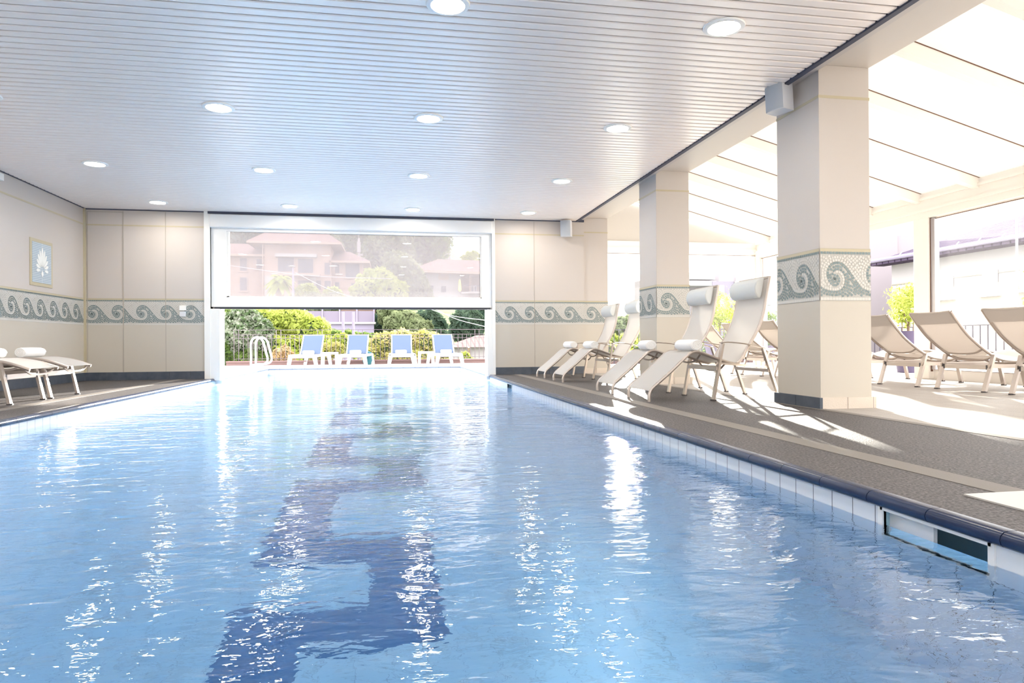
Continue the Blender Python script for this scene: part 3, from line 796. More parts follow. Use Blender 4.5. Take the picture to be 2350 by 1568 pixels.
def sash_x(nm, y0, y1, label, dark=True):
    w = struct(empty(nm, (XW + 0.05, 0, 0)), label)
    f = MB(); f.box(-0.03, 0.03, y0, y1, 0.0, 0.15); f.box(-0.03, 0.03, y0, y1, 2.49, 2.515); f.box(-.03, .03, y0, y0 + 0.06, 0.15, 2.49); f.box(-.03, .03, y1 - 0.06, y1, 0.15, 2.49)
    f.build('window_frame', 'cream_frame', w)
    s = MB(); s.box(-0.034, -0.028, y0, y1, 2.484, 2.496); s.box(-.034, -.028, y1 - .068, y1 - .058, .15, 2.49); s.box(-.034, -.028, y0, y1, .145, .152)
    s.build('gasket', 'brown_seal', w)
    MB().box(-0.004, 0.004, y0 + 0.05, y1 - 0.05, 0.14, 2.50).build('glass_pane', 'pane_clear', w)
sash_x('window_3', 5.6, 9.24, 'glazed sunroom bay beside the open doorway')
sash_x('window_4', 1.2, 5.6, 'glazed sunroom bay behind the near loungers')
sash_x('window_5', YN + 0.1, 1.2, 'glazed sunroom bay out of view')
sash_x('window_6', 13.3, YE - 0.1, 'narrow glazed bay at the far corner of the sunroom')
def sash_y(nm, x0, x1, label):
    w = struct(empty(nm, (0, YE + 0.08, 0)), label)
    f = MB(); f.box(x0, x1, -0.03, 0.03, 0.0, 0.12); f.box(x0, x1, -0.03, 0.03, 2.57, 2.60); f.box(x0, x0 + 0.07, -.03, .03, 0.12, 2.57); f.box(x1 - 0.07, x1, -.03, .03, 0.12, 2.57)
    f.build('window_frame', 'cream_frame', w)
    MB().box(x0, x1, -0.036, -0.030, 2.562, 2.572).build('gasket', 'brown_seal', w)
    MB().box(x0 + 0.05, x1 - 0.05, -0.004, 0.004, 0.1, 2.58).build('glass_pane', 'window_glass', w)
sash_y('window_7', XP + PW, 6.3, 'end window of the sunroom beside the far pillar')
sash_y('window_8', 6.3, XW, 'end window of the sunroom at its outer corner')

# ------------------------------------------------------------------ high-backed recliners
def bezier_round(pts, n=7): return smooth_path(pts, n)
def rolled_towel(L, r=0.055):
    t = empty('rolled_towel')
    b = MB(); n = 28; rings = [(-L / 2, 0.80), (-L / 2 + 0.006, 0.95), (-L / 2 + 0.02, 1.0), (0, 1.02), (L / 2 - 0.02, 1.0), (L / 2 - 0.006, 0.95), (L / 2, 0.80)]
    vs = []
    for y, k in rings:
        for j in range(n):
            a = 2 * PI * j / n
            lump = 1 + 0.05 * math.exp(-((a - 2.2) / 0.25) ** 2) + 0.012 * math.sin(5 * a + y * 30)
            vs.append((math.cos(a) * r * k * lump * 1.12, y, math.sin(a) * r * k * lump * 0.92))
    m = len(rings)
    b.add(vs, [(i * n + j, i * n + (j + 1) % n, (i + 1) * n + (j + 1) % n, (i + 1) * n + j) for i in range(m - 1) for j in range(n)] + [tuple(range(n)), tuple(range((m - 1) * n, m * n))])
    # end spirals
    for sy in (-1, 1):
        P = []
        for a in np.linspace(0, 2 * PI * 3.2, 70):
            rr = r * 0.92 * (1 - a / (2 * PI * 3.2) * 0.92); P.append((math.cos(a) * rr * 1.1, sy * (L / 2 + 0.001), math.sin(a) * rr * 0.9))
        b.tube(P, 0.0055, 5)
    b.build('roll', 'towel', t, smooth=True)
    return t

def make_recliner():
    t = thing('recliner', 'x', 'recliner', group='white high-backed sling recliners by the pool')
    W = 0.72; a, b = 0.05, W - 0.07
    foot = bezier_round([(2.572, 0, 0.0), (2.574, 0, 0.07), (2.60, 0, 0.125), (2.66, 0, 0.18), (2.80, 0, 0.295), (2.95, 0, 0.43), (3.02, 0, 0.485), (3.09, 0, 0.50), (3.18, 0, 0.475), (3.36, 0, 0.41), (3.52, 0, 0.365)])
    back = bezier_round([(3.50, 0, 0.365), (3.56, 0, 0.395), (3.66, 0, 0.55), (3.77, 0, 0.73), (3.835, 0, 0.90), (3.868, 0, 1.07), (3.912, 0, 1.285)])
    X0 = 3.2
    sh = lambda P: [(p[0] - X0, p[1], p[2]) for p in P]
    for y in (a, b):
        MB().tube([(p[0], y, p[2]) for p in sh(foot)], 0.0165, 8, sq=(1, 1.1)).build('side_tube', 'alu', t, smooth=True)
        MB().tube([(p[0], y, p[2]) for p in sh(back)], 0.0165, 8, sq=(1, 1.1)).build('side_tube', 'alu', t, smooth=True)
    fs = [(p[0], p[2]) for p in sh(foot) if p[2] > 0.10]
    MB().sheet([(x - 0.004, z + 0.006) for x, z in fs], a + 0.004, b - 0.004, 0.004).build('leg_sling', 'sling', t, smooth=True)
    bs = [(p[0] - 0.006, p[2] + 0.004) for p in sh(back)[2:]]
    MB().sheet(bs, a + 0.004, b - 0.004, 0.004).build('back_sling', 'sling', t, smooth=True)
    # head cushion
    hp = [(0.624, 1.055), (0.585, 1.075), (0.558, 1.12), (0.552, 1.17), (0.570, 1.225), (0.615, 1.265), (0.668, 1.272), (0.664, 1.235), (0.655, 1.17), (0.640, 1.10)]
    cm = MB(); cm.prism(hp, 'Y', a + 0.03, b - 0.03)
    o = cm.build('head_cushion', 'cushion', t, smooth=True, bevel=0.012)
    for k, y in enumerate((0.012, W - 0.012)):
        l = MB(); l.bar((3.25 - X0, y, 0.012), (3.355 - X0, y, 0.585), 0.024, 0.048, up=(0, 1, 0), mi=0); l.box(3.25 - X0 - .027, 3.25 - X0 + .027, y - .014, y + .014, 0, 0.014, 1)
        l.build('front_leg', ['alu', 'alu_cap'], t)
        l = MB(); l.bar((3.985 - X0, y, 0.012), (3.80 - X0, y, 0.545), 0.024, 0.045, up=(0, 1, 0)); l.box(3.985 - X0 - .025, 3.985 - X0 + .025, y - .014, y + .014, 0, 0.014, 1)
        l.build('rear_leg', ['alu', 'alu_cap'], t)
        ar = MB(); ap = smooth_path([(3.33 - X0, y, 0.592), (3.42 - X0, y, 0.597), (3.56 - X0, y, 0.585), (3.70 - X0, y, 0.562), (3.82 - X0, y, 0.53)], 5)
        ar.tube(ap, 0.026, 8, sq=(0.28, 1.0)); ar.build('armrest', 'alu', t, smooth=True)
        sr = MB(); sr.bar((3.29 - X0, y + (0.02 if k == 0 else -0.02), 0.385), (3.87 - X0, y + (0.02 if k == 0 else -0.02), 0.335), 0.02, 0.035, up=(0, 1, 0)); sr.build('side_rail', 'alu', t)
    for (x, z) in ((3.295, 0.325), (3.875, 0.30)):
        MB().bar((x - X0, 0.012, z), (x - X0, W - 0.012, z), 0.022, 0.034).build('stretcher', 'alu', t)
    for (x, z, dip) in ((3.13, 0.475, 0.07), (3.40, 0.375, 0.06), (3.62, 0.46, 0.05)):
        P = smooth_path([(x - X0, a, z), (x - X0, a + 0.12, z - dip), (x - X0, W / 2, z - dip - 0.02), (x - X0, b - 0.12, z - dip), (x - X0, b, z)], 5)
        MB().tube(P, 0.010, 6).build('cross_bow', 'alu', t, smooth=True)
    P = smooth_path([(0.3, a, 0.372), (0.38, a + 0.05, 0.32), (0.46, W / 2, 0.30), (0.55, b - 0.05, 0.33), (0.66, b, 0.36)], 5)
    MB().tube([(0.70, a, 1.27 - 0.0), (0.705, W / 2, 1.265), (0.70, b, 1.27)], 0.012, 6).build('top_bar', 'alu', t, smooth=True)
    return t
RL = ['nearest white high-backed recliner, standing beside the near pillar', 'second nearest white high-backed recliner, in front of the middle pillar',
      'third white high-backed recliner from the camera, left of the middle pillar', 'farthest white high-backed recliner, standing by the far pillar and back wall']
rec = make_recliner(); tw = rolled_towel(0.36, 0.062)
tag(tw, 'x', 'towel', 'rolled white towels on the recliners')
TWL = ['rolled white towel on the knee bend of the nearest high-backed recliner', 'rolled white towel on the second nearest high-backed recliner',
       'rolled white towel on the third high-backed recliner', 'rolled white towel on the farthest high-backed recliner']
for k, (y, dx, rz) in enumerate(((6.46, 0, 0.0), (7.57, -0.01, 0.0), (10.0, 0.02, 0.0), (11.28, 0.03, 0.0))):
    o = rec if k == 0 else copy_tree(rec)
    o.location = (3.2 + dx, y, 0); o.rotation_euler.z = rz; o['label'] = RL[k]
    q = tw if k == 0 else copy_tree(tw)
    q.location = (3.075 + dx, y + 0.05 + (0.17, 0.20, 0.22, 0.2)[k], 0.568); q.rotation_euler.z = (0.06, -0.1, 0.05, 0.1)[k]; q['label'] = TWL[k]

# ------------------------------------------------------------------ sling loungers
def make_lounger(back='low', sling='sling_tan', name='sun_lounger'):
    """origin between the feet at the back end; foot end towards +X"""
    t = thing(name, 'x', 'sun lounger')
    W = 0.70; h = W / 2; L = 1.30
    if back == 'low': bp = [(-0.40, 0, 0.93), (-0.30, 0, 0.80), (-0.16, 0, 0.645), (0.02, 0, 0.505), (0.14, 0, 0.43)]
    else: bp = [(0.10, 0, 1.02), (0.12, 0, 0.85), (0.15, 0, 0.66), (0.19, 0, 0.52), (0.25, 0, 0.43)]
    bx = bp[-1][0]
    seat = smooth_path([(bx, 0, 0.42), (bx + 0.14, 0, 0.375), (0.48, 0, 0.36), (0.68, 0, 0.395), (0.88, 0, 0.445), (1.04, 0, 0.46), (1.22, 0, 0.435), (1.35, 0, 0.40), (1.48, 0, 0.355)], 5)
    bk = smooth_path(bp, 5)
    for y in (-h + 0.045, h - 0.045):
        MB().tube([(p[0], y, p[2]) for p in seat], 0.019, 8, sq=(1, 0.9)).build('side_rail', 'alu', t, smooth=True)
        MB().tube([(p[0], y, p[2]) for p in bk], 0.019, 8, sq=(1, 0.9)).build('back_rail', 'alu', t, smooth=True)
    MB().sheet([(p[0], p[2] + 0.012) for p in seat[1:]], -h + 0.05, h - 0.05, 0.004).build('seat_sling', sling, t, smooth=True)
    MB().sheet([(p[0] + 0.004, p[2] + 0.004) for p in bk], -h + 0.05, h - 0.05, 0.004).build('back_sling', sling, t, smooth=True)
    P0, P1 = bk[0], bk[3]
    cf = MB(); cf.sheet([(bk[0][0] - 0.012, bk[0][2] - 0.004), (bk[2][0] - 0.012, bk[2][2] - 0.006), (bk[5][0] - 0.010, bk[5][2] - 0.006)], -h + 0.06, h - 0.06, 0.004)
    cf.build('head_flap', sling, t, smooth=True)
    MB().tube([(bk[0][0], -h + 0.045, bk[0][2]), (bk[0][0] + 0.01, 0, bk[0][2] - 0.015), (bk[0][0], h - 0.045, bk[0][2])], 0.014, 8).build('top_bar', 'alu', t, smooth=True)
    for (x, z, dip) in ((bk[-6][0], bk[-6][2] - 0.01, 0.055), (bx + 0.02, 0.415, 0.055), (0.62, 0.37, 0.05), (1.43, 0.355, 0.055)):
        MB().tube(smooth_path([(x, -h + 0.05, z), (x, -h + 0.16, z - dip * 0.8), (x, 0, z - dip), (x, h - 0.16, z - dip * 0.8), (x, h - 0.05, z)], 5), 0.012, 6).build('cross_bow', 'alu', t, smooth=True)
    for y in (-h + 0.01, h - 0.01):
        fr = MB(); fr.bar((0.06, y, 0.30), (L - 0.05, y, 0.30), 0.022, 0.045, up=(0, 0, 1)); fr.build('frame_rail', 'alu', t)
        l = MB(); l.bar((0.0, y, 0.012), (0.13, y, 0.43), 0.028, 0.052, up=(0, 1, 0)); l.box(-.029, .029, y - .016, y + .016, 0, 0.014, 1); l.build('leg', ['alu', 'alu_cap'], t)
        l = MB(); l.bar((L, y, 0.012), (L - 0.10, y, 0.43), 0.028, 0.052, up=(0, 1, 0)); l.box(L - .029, L + .029, y - .016, y + .016, 0, 0.014, 1); l.build('leg', ['alu', 'alu_cap'], t)
        MB().bar((L - 0.10, y, 0.425), (L - 0.10, y * 0.86, 0.425), 0.03, 0.02).build('bracket', 'alu', t)
    for x in (0.085, L - 0.068):
        c = MB(); c.bar((x, -h + 0.055, 0.285), (x, h - 0.055, 0.285), 0.03, 0.05)
        for s in (-1, 1): c.bar((x, s * (h - 0.055), 0.285), (x, s * (h - 0.022), 0.285), 0.034, 0.054, mi=1)
        c.build('crossbar', ['alu', 'alu_cap'], t)
    return t
LR = make_lounger('low')
LR['group'] = 'tan sling loungers in the sunroom facing the windows'
lab_r = ['tan sling sun lounger in the sunroom, cut by the right picture edge', 'tan sling sun lounger in front of the sunroom window, second from the right edge',
         'tan sling sun lounger seen just right of the nearest pillar', 'tan sling sun lounger mostly hidden behind the nearest pillar, first of those beyond it',
         'tan sling sun lounger seen behind the nearest high-backed recliner', 'tan sling sun lounger in the sunroom seen between the two nearest high-backed recliners', 'tan sling sun lounger farthest down the sunroom']
for k, y in enumerate((6.00, 7.03, 8.03, 9.04, 10.10, 11.15, 12.2)):
    o = LR if k == 0 else copy_tree(LR)
    o.location = (6.68 - (0.35 if 3 < k else 0), y, 0); o['label'] = lab_r[k]
LLo = make_lounger('up', 'sling')
LLo['group'] = 'white sling loungers along the left wall'
lt2 = copy_tree(tw)
for k, y in enumerate((8.10, 8.95)):
    o = LLo if k == 0 else copy_tree(LLo)
    o.location = (-5.04, y, 0); o.scale = (0.93, 1, 1); o['label'] = ['white sling lounger by the left wall, second from the back wall', 'white sling lounger by the left wall, the one closest to the back wall', 'white sling lounger by the left wall, beyond the left picture edge'][k]
    q = lt2 if k == 0 else copy_tree(lt2)
    q.location = (-5.04 + 0.86, y - 0.04, 0.528); q.rotation_euler.z = -0.15
    q['group'] = 'rolled white towels on the left wall loungers'
    q['label'] = ['rolled white towel at the left picture edge, on the second lounger from the back wall', 'rolled white towel on the left wall lounger closest to the back wall', 'rolled white towel on the left wall lounger beyond the picture edge'][k]

# ------------------------------------------------------------------ terrace furniture
def make_resin_lounger():
    t = thing('resin_lounger', 'x', 'sun lounger', group='white resin loungers with blue backs by the far end of the pool')
    w = 0.37
    # origin at front feet centre; extends to +Y
    fr = MB(); fr.box(-w, w, 0.0, 0.06, 0.24, 0.33); fr.box(-w, -w + 0.07, 0, 1.9, 0.26, 0.33); fr.box(w - 0.07, w, 0, 1.9, 0.26, 0.33); fr.box(-w, w, 1.84, 1.9, 0.26, 0.33)
    fr.build('frame', 'white_resin', t, bevel=0.02)
    for x in (-1, 1):
        for y in (0.03, 1.85):
            l = MB(); l.bar((x * (w - 0.0), y, 0.0), (x * (w - 0.05), y, 0.27), 0.09, 0.05, up=(0, 1, 0), w2=0.11); l.build('leg', 'white_resin', t, bevel=0.01)
    MB().box(-w + 0.07, w - 0.07, 0.06, 1.0, 0.31, 0.318).build('seat_sling', 'sling_blue', t)
    bk = MB(); bk.bar((0, 0.98, 0.33), (0, 1.36, 0.86), 0.55, 0.012, up=(0, -1, 1)); bk.build('back_sling', 'sling_blue', t)
    for x in (-1, 1): MB().bar((x * 0.285, 0.96, 0.32), (x * 0.285, 1.37, 0.875), 0.03, 0.03).build('back_rail', 'white_resin', t)
    MB().bar((-0.29, 1.37, 0.87), (0.29, 1.37, 0.87), 0.02, 0.02).build('back_top', 'white_resin', t)
    return t
rl = make_resin_lounger()
ft = MB(); ft.box(-0.16, 0.16, -0.05, 0.05, 0, 0.11); 
ftw = tag(ft.build('folded_towel', 'towel', bevel=0.03), 'x', 'towel', 'white towels on the resin loungers')
for k, (px0, px1, ll, tt) in enumerate(((662, 725, 'leftmost', -0.05), (780, 837, 'second from left', -0.03), (896, 951, 'third from left', -0.02), (1003, 1062, 'rightmost', 0.04))):
    a = at((px0 + px1) / 2, 841, Y=18.95); o = rl if k == 0 else copy_tree(rl)
    o.location = (a.x, 18.95, 0.0); o.rotation_euler.z = (-0.12, -0.08, 0.0, 0.08)[k]
    o['label'] = 'white resin lounger with blue back, %s of the four beyond the pool' % ll
    q = ftw if k == 0 else ftw.copy()
    if k: COL.objects.link(q)
    dd = 0.9
    q.location = (a.x - math.sin(o.rotation_euler.z) * dd + tt, 18.95 + dd, 0.319); q['label'] = 'white towel propped on the %s resin lounger beyond the pool' % ll
def side_table(px, label):
    a = at(px, 840, Y=19.0); t = thing('side_table', label, 'side table', (a.x, 19.0, 0), group='white resin side tables by the far end of the pool')
    MB().box(-0.215, 0.215, -0.215, 0.215, 0.33, 0.39).build('table_top', 'white_resin', t, bevel=0.015)
    for x in (-1, 1):
        for y in (-1, 1): MB().bar((x * 0.19, y * 0.19, 0), (x * 0.18, y * 0.18, 0.34), 0.06, 0.05, up=(0, 1, 0)).build('leg', 'white_resin', t)
side_table(757, 'white resin side table between the two left resin loungers')
side_table(978, 'white resin side table between the two right resin loungers')
# folded parasol cloth / teal item behind the second lounger
a = at(843, 830, Y=20.3)
tag(MB().lathe([(0.10, 0.0), (0.14, 0.12), (0.12, 0.36), (0.03, 0.40)], 12, c=(a.x, 20.3, 0)).build('teal_bucket', 'teal_cloth', smooth=True), 'small dark teal bucket behind the second resin lounger', 'bucket')

# pool grab rails at the far left corner
for k, y in enumerate((17.35, 17.95)):
    t = thing('pool_handrail', ['white tubular pool handrail, the nearer hoop of the pair', 'white tubular pool handrail, the farther hoop of the pair'][k], 'handrail', (-3.32, y, 0), group='pair of pool ladder handrails')
    P = smooth_path([(0, 0, 0), (0, 0, 0.3), (0, 0, 0.60), (0.03, 0, 0.72), (0.12, 0, 0.785), (0.22, 0, 0.76), (0.29, 0, 0.66), (0.34, 0, 0.45), (0.385, 0, 0.27), (0.36, 0, 0.17), (0.27, 0, 0.125), (0.14, 0, 0.115), (0.0, 0, 0.115)], 5)
    MB().tube(P, 0.024, 10).build('tube', 'white_resin', t, smooth=True)
    MB().lathe([(0.045, 0.0), (0.05, 0.008), (0.026, 0.018)], 16).build('flange', 'steel', t)

# parapet + railing at the terrace edge
YR = 20.95
pa = MB(); xa = at(521, 840, Y=YR).x
pa.box(xa, 17.9, YR - 0.12, YR + 0.12, -0.3, 0.09); pa.box(xa, 17.9, YR - 0.15, YR + 0.15, 0.09, 0.13)
tag(pa.build('parapet_kerb', 'parapet'), 'low reddish brown kerb along the terrace edge beneath the railing', 'kerb')
rl_ = thing('terrace_railing', 'thin brown iron railing with many upright bars behind the resin loungers', 'railing', (0, YR, 0.13))
xs0, xs1 = at(537, 800, Y=YR).x, 3.3
zt = at(800, 757, Y=YR).z - 0.13; z2 = at(800, 768, Y=YR).z - 0.13; z3 = at(800, 776.5, Y=YR).z - 0.13; zb_ = 0.06
for nm, z, x_a in (('top_rail', zt, xs0), ('middle_rail', z2, xs0), ('middle_rail', z3, xs0), ('bottom_rail', zb_, xs0)):
    MB().bar((x_a, 0, z), (xs1, 0, z), 0.018, 0.014).build(nm, 'rail_iron', rl_)
bar_s = MB().bar((0, 0, 0.0), (0, 0, z2), 0.014, 0.014).build('baluster', 'rail_iron', rl_)
bar_t = MB().bar((0, 0, 0.0), (0, 0, zt), 0.016, 0.016).build('baluster', 'rail_iron', rl_)
n = int((xs1 - xs0) / 0.131)
for i in range(n + 1):
    src = bar_t if i % 9 in (0, 1) else bar_s
    q = src.copy(); COL.objects.link(q); q.parent = rl_; q.location = (xs0 + i * 0.131, 0, 0)
bpy.data.objects.remove(bar_s); bpy.data.objects.remove(bar_t)

# dark railing of the terrace east of the sunroom
def railing(name, label, p0, p1, step, mat_, z1=0.95, r=0.009, nmax=99):
    p0, p1 = Vector(p0), Vector(p1); d = p1 - p0; n = min(nmax, int(d.length / step)); t = thing(name, label, 'railing', p0)
    MB().bar((0, 0, z1), d + Vector((0, 0, z1)), 0.03, 0.02).build('top_rail', mat_, t); MB().bar((0, 0, 0.1), d + Vector((0, 0, 0.1)), 0.02, 0.015).build('bottom_rail', mat_, t)
    s = MB().bar((0, 0, 0.0), (0, 0, z1), r * 2, r * 2).build('baluster', mat_, t)
    for i in range(1, n + 1):
        q = s.copy(); COL.objects.link(q); q.parent = t; q.location = d * (i / n)
    return t
railing('balcony_railing', 'black upright-bar railing at the end of the terrace, seen behind the recliners', (3.9, 17.8, 0), (13.3, 17.8, 0), 0.14, 'rail_black', nmax=66)
railing('balcony_railing', 'dark upright-bar railing outside the sunroom windows at the right', (13.4, 8.0, 0), (13.4, 17.8, 0), 0.2, 'rail_black', nmax=50)
tag(MB().box(13.2, 13.35, 4.0, 17.9, 0.0, 0.09).box(3.9, 13.35, 17.9, 18.05, 0, 0.09).build('edge_kerb', 'parapet'), 'dark kerb under the railings of the sunroom terrace', 'kerb')

# ------------------------------------------------------------------ foliage
def leaf_mesh(name, blobs, n, size, matn, parent=None, seed=1, inner=0.75, aspect=0.45, droop=0.0, flat=0.0):
    """blobs: (cx, cy, cz, rx, ry, rz); leaves scattered through the outer shell, each a folded blade"""
    r = np.random.default_rng(seed); B = np.array(blobs, float)
    vol = (B[:, 3] * B[:, 4] * B[:, 5]) ** 0.667; pick = r.choice(len(B), n, p=vol / vol.sum())
    d = r.normal(size=(n, 3)); d /= np.linalg.norm(d, axis=1)[:, None]
    rad = inner + (1 - inner) * r.random(n) ** 0.6; rad *= 1 + 0.10 * np.sin(d[:, 0] * 9 + d[:, 2] * 7 + pick) 
    c = B[pick, :3] + d * B[pick, 3:] * rad[:, None]
    nrm = d + r.normal(size=(n, 3)) * 0.7; nrm /= np.linalg.norm(nrm, axis=1)[:, None]
    ax = r.normal(size=(n, 3)); ax[:, 2] -= droop; ax -= (ax * nrm).sum(1)[:, None] * nrm; ax /= np.linalg.norm(ax, axis=1)[:, None]
    sd_ = np.cross(nrm, ax); s = size * (0.6 + 0.8 * r.random(n))[:, None]
    V = np.stack([c - ax * s, c + sd_ * s * aspect + nrm * s * .12, c + ax * s, c - sd_ * s * aspect + nrm * s * .12], 1).reshape(-1, 3)
    me = bpy.data.meshes.new(name); me.vertices.add(4 * n); me.vertices.foreach_set('co', V.astype(np.float32).ravel())
    me.loops.add(4 * n); me.loops.foreach_set('vertex_index', np.arange(4 * n, dtype=np.int32)); me.polygons.add(n)
    me.polygons.foreach_set('loop_start', np.arange(0, 4 * n, 4, dtype=np.int32)); me.polygons.foreach_set('loop_total', np.full(n, 4, np.int32))
    me.materials.append(MATS[matn]); me.update(calc_edges=True); me.validate()
    o = bpy.data.objects.new(name, me); COL.objects.link(o)
    if parent: o.parent = parent
    return o
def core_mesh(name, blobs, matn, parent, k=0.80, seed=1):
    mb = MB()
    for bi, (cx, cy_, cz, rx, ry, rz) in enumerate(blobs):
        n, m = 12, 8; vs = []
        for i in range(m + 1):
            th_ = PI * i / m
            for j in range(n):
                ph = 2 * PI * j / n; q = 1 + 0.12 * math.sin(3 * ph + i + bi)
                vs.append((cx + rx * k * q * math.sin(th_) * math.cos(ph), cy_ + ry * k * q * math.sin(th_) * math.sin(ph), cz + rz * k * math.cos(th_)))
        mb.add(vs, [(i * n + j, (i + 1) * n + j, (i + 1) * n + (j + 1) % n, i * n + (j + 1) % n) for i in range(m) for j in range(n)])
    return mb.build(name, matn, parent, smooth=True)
LF = {}
def leafm(n, a, b, ta, tb, sc=1.5):
    a, b, ta, tb = [tuple(v * 0.72 for v in q) for q in (a, b, ta, tb)]
    translucent_mat(n, a, 0.42, ta, var=(sc, b, tb)); return n
leafm('leaf_lime', (0.30, 0.37, 0.08), (0.46, 0.52, 0.14), (0.60, 0.70, 0.13), (0.78, 0.86, 0.26))
leafm('leaf_yellow', (0.38, 0.40, 0.12), (0.55, 0.50, 0.22), (0.75, 0.72, 0.22), (0.85, 0.74, 0.38), 3)
leafm('leaf_green', (0.07, 0.12, 0.035), (0.13, 0.19, 0.06), (0.20, 0.30, 0.07), (0.30, 0.42, 0.12))
leafm('leaf_silver', (0.12, 0.19, 0.09), (0.42, 0.45, 0.38), (0.13, 0.24, 0.06), (0.28, 0.34, 0.20), 7)
leafm('leaf_dark', (0.06, 0.105, 0.08), (0.11, 0.16, 0.12), (0.10, 0.17, 0.10), (0.18, 0.26, 0.16))
leafm('leaf_olive', (0.17, 0.21, 0.11), (0.25, 0.29, 0.17), (0.26, 0.32, 0.15), (0.36, 0.42, 0.22))
leafm('leaf_orange', (0.55, 0.38, 0.20), (0.70, 0.58, 0.36), (0.85, 0.60, 0.30), (0.9, 0.8, 0.5), 4)
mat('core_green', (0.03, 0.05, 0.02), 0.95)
def bush(name, label, cat, blobs, n, size, leaf, group=None, seed=1, trunk=None, **kw):
    zmin = min(b[2] - b[5] for b in blobs); cx = sum(b[0] for b in blobs) / len(blobs); cy_ = sum(b[1] for b in blobs) / len(blobs)
    base = trunk[0] if trunk else Vector((cx, cy_, zmin))
    base = Vector(base); t = thing(name, label, cat, base, group=group)
    bl = [(b[0] - base.x, b[1] - base.y, b[2] - base.z, *b[3:]) for b in blobs]
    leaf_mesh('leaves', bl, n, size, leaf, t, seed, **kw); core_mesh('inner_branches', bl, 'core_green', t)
    if trunk: MB().tube([(0, 0, 0), tuple((Vector(trunk[1]) - base) * 0.5 + Vector((trunk[2] * 0.5, 0, 0))), tuple(Vector(trunk[1]) - base)], [trunk[2], trunk[2] * 0.8, trunk[2] * 0.5], 8).build('trunk', 'bark', t, smooth=True)
    return t
def B(px, py, Y, rpx, rpy, ry=None):
    """an ellipsoid crown centred where the photo shows it, at distance Y"""
    Y += 0.7 if 21 <= Y < 22.1 else 0
    c = at(px, py, Y=Y); s = Y / F_PX * 1.02
    return (c.x, c.y, c.z, rpx * s, ry or rpx * s * 0.8, rpy * s)
bush('lime_hedge_bush', 'big bright lime green bush behind the railing, left of the four loungers', 'bush',
     [B(600, 770, 24, 60, 62), B(665, 755, 24.3, 62, 50), B(705, 775, 24, 52, 52), B(640, 820, 23.5, 70, 50), B(560, 740, 25, 50, 50), B(715, 820, 23.6, 42, 40)], 15000, 0.085, 'leaf_lime', seed=3, droop=0.8)
bush('silver_leaf_shrub', 'tall shrub with pale silvery leaves at the left edge of the garden opening', 'shrub',
     [B(562, 738, 22, 42, 32), B(548, 780, 21.6, 44, 38), B(528, 822, 21.4, 28, 34), B(585, 800, 21.7, 36, 40), B(604, 765, 22.2, 22, 30)], 7000, 0.075, 'leaf_silver', seed=4, aspect=0.55)
bush('dark_shrub', 'dark green shrub at the far left of the garden opening, below the silvery shrub', 'shrub',
     [B(515, 760, 23, 30, 50), B(520, 820, 21.2, 18, 30), B(575, 830, 21.3, 40, 26)], 4000, 0.08, 'leaf_green', seed=5)
bush('flowering_shrub', 'small orange and yellow shrub left of the leftmost resin lounger', 'shrub',
     [B(637, 820, 21.1, 14, 18), B(655, 812, 21.2, 13, 19), B(668, 822, 21.1, 10, 15)], 1500, 0.05, 'leaf_orange', seed=6)
bush('yellow_green_shrub', 'yellowish shrub behind the side table between the two left resin loungers', 'shrub',
     [B(745, 812, 21.2, 22, 22), B(725, 825, 21.1, 16, 14), B(775, 805, 21.3, 16, 20)], 2200, 0.055, 'leaf_yellow', seed=7)
bush('hedge_shrub', 'broad sunlit yellow-green shrub behind the two right resin loungers', 'shrub',
     [B(880, 795, 21.6, 34, 32), B(925, 790, 21.8, 42, 34), B(975, 792, 21.8, 42, 34), B(1010, 812, 21.5, 28, 26), B(855, 818, 21.3, 24, 20), B(940, 822, 21.3, 60, 18)], 9000, 0.055, 'leaf_yellow', seed=8)
bush('round_shrub', 'round lime green shrub between the second lounger and the poles', 'shrub', [B(785, 786, 22.5, 26, 20), B(812, 800, 22.0, 24, 22)], 2200, 0.055, 'leaf_lime', seed=9)
bush('low_shrub', 'low lime shrub right of the rightmost resin lounger', 'shrub', [B(1068, 822, 21.2, 14, 14), B(1085, 830, 21.1, 16, 8)], 900, 0.05, 'leaf_lime', seed=10)
bush('clipped_hedge', 'dark clipped hedge below the distant wooden fence', 'hedge',
     [B(760, 772, 30, 30, 14, 1.2), B(800, 775, 30, 34, 15, 1.2), B(840, 779, 30, 34, 14, 1.2), B(740, 795, 29, 30, 24, 1.2), B(850, 800, 29, 40, 18, 1.2)], 6000, 0.10, 'leaf_green', seed=12)
TR = [('round dark green tree in the middle of the garden opening', [B(930, 745, 38, 46, 30), B(905, 725, 40, 36, 26), B(955, 760, 37, 40, 26)], 'leaf_olive'),
      ('dark bluish tree above the third resin lounger', [B(985, 745, 39, 38, 32), B(1000, 775, 38, 34, 20)], 'leaf_dark'),
      ('dark bluish round tree at the right side of the garden opening', [B(1075, 745, 36, 42, 36), B(1100, 725, 37, 30, 26), B(1062, 770, 36, 24, 16)], 'leaf_dark'),
      ('dark tree at the top left of the wooden fence', [B(760, 702, 46, 42, 26), B(720, 700, 48, 36, 24)], 'leaf_olive'),
      ('dark tree top right of the distant poles', [B(862, 715, 44, 40, 26), B(880, 745, 42, 36, 26)], 'leaf_dark')]
for k, (lb, bl, lf) in enumerate(TR):
    c = bl[0]; g = Vector((c[0], c[1], c[2] - c[5] * 2.2))
    bush('garden_tree', lb, 'tree', bl, 5200, 0.17, lf, 'trees beyond the terrace hedge', seed=20 + k, trunk=(g, (c[0], c[1], c[2] - c[5] * .5), 0.16))
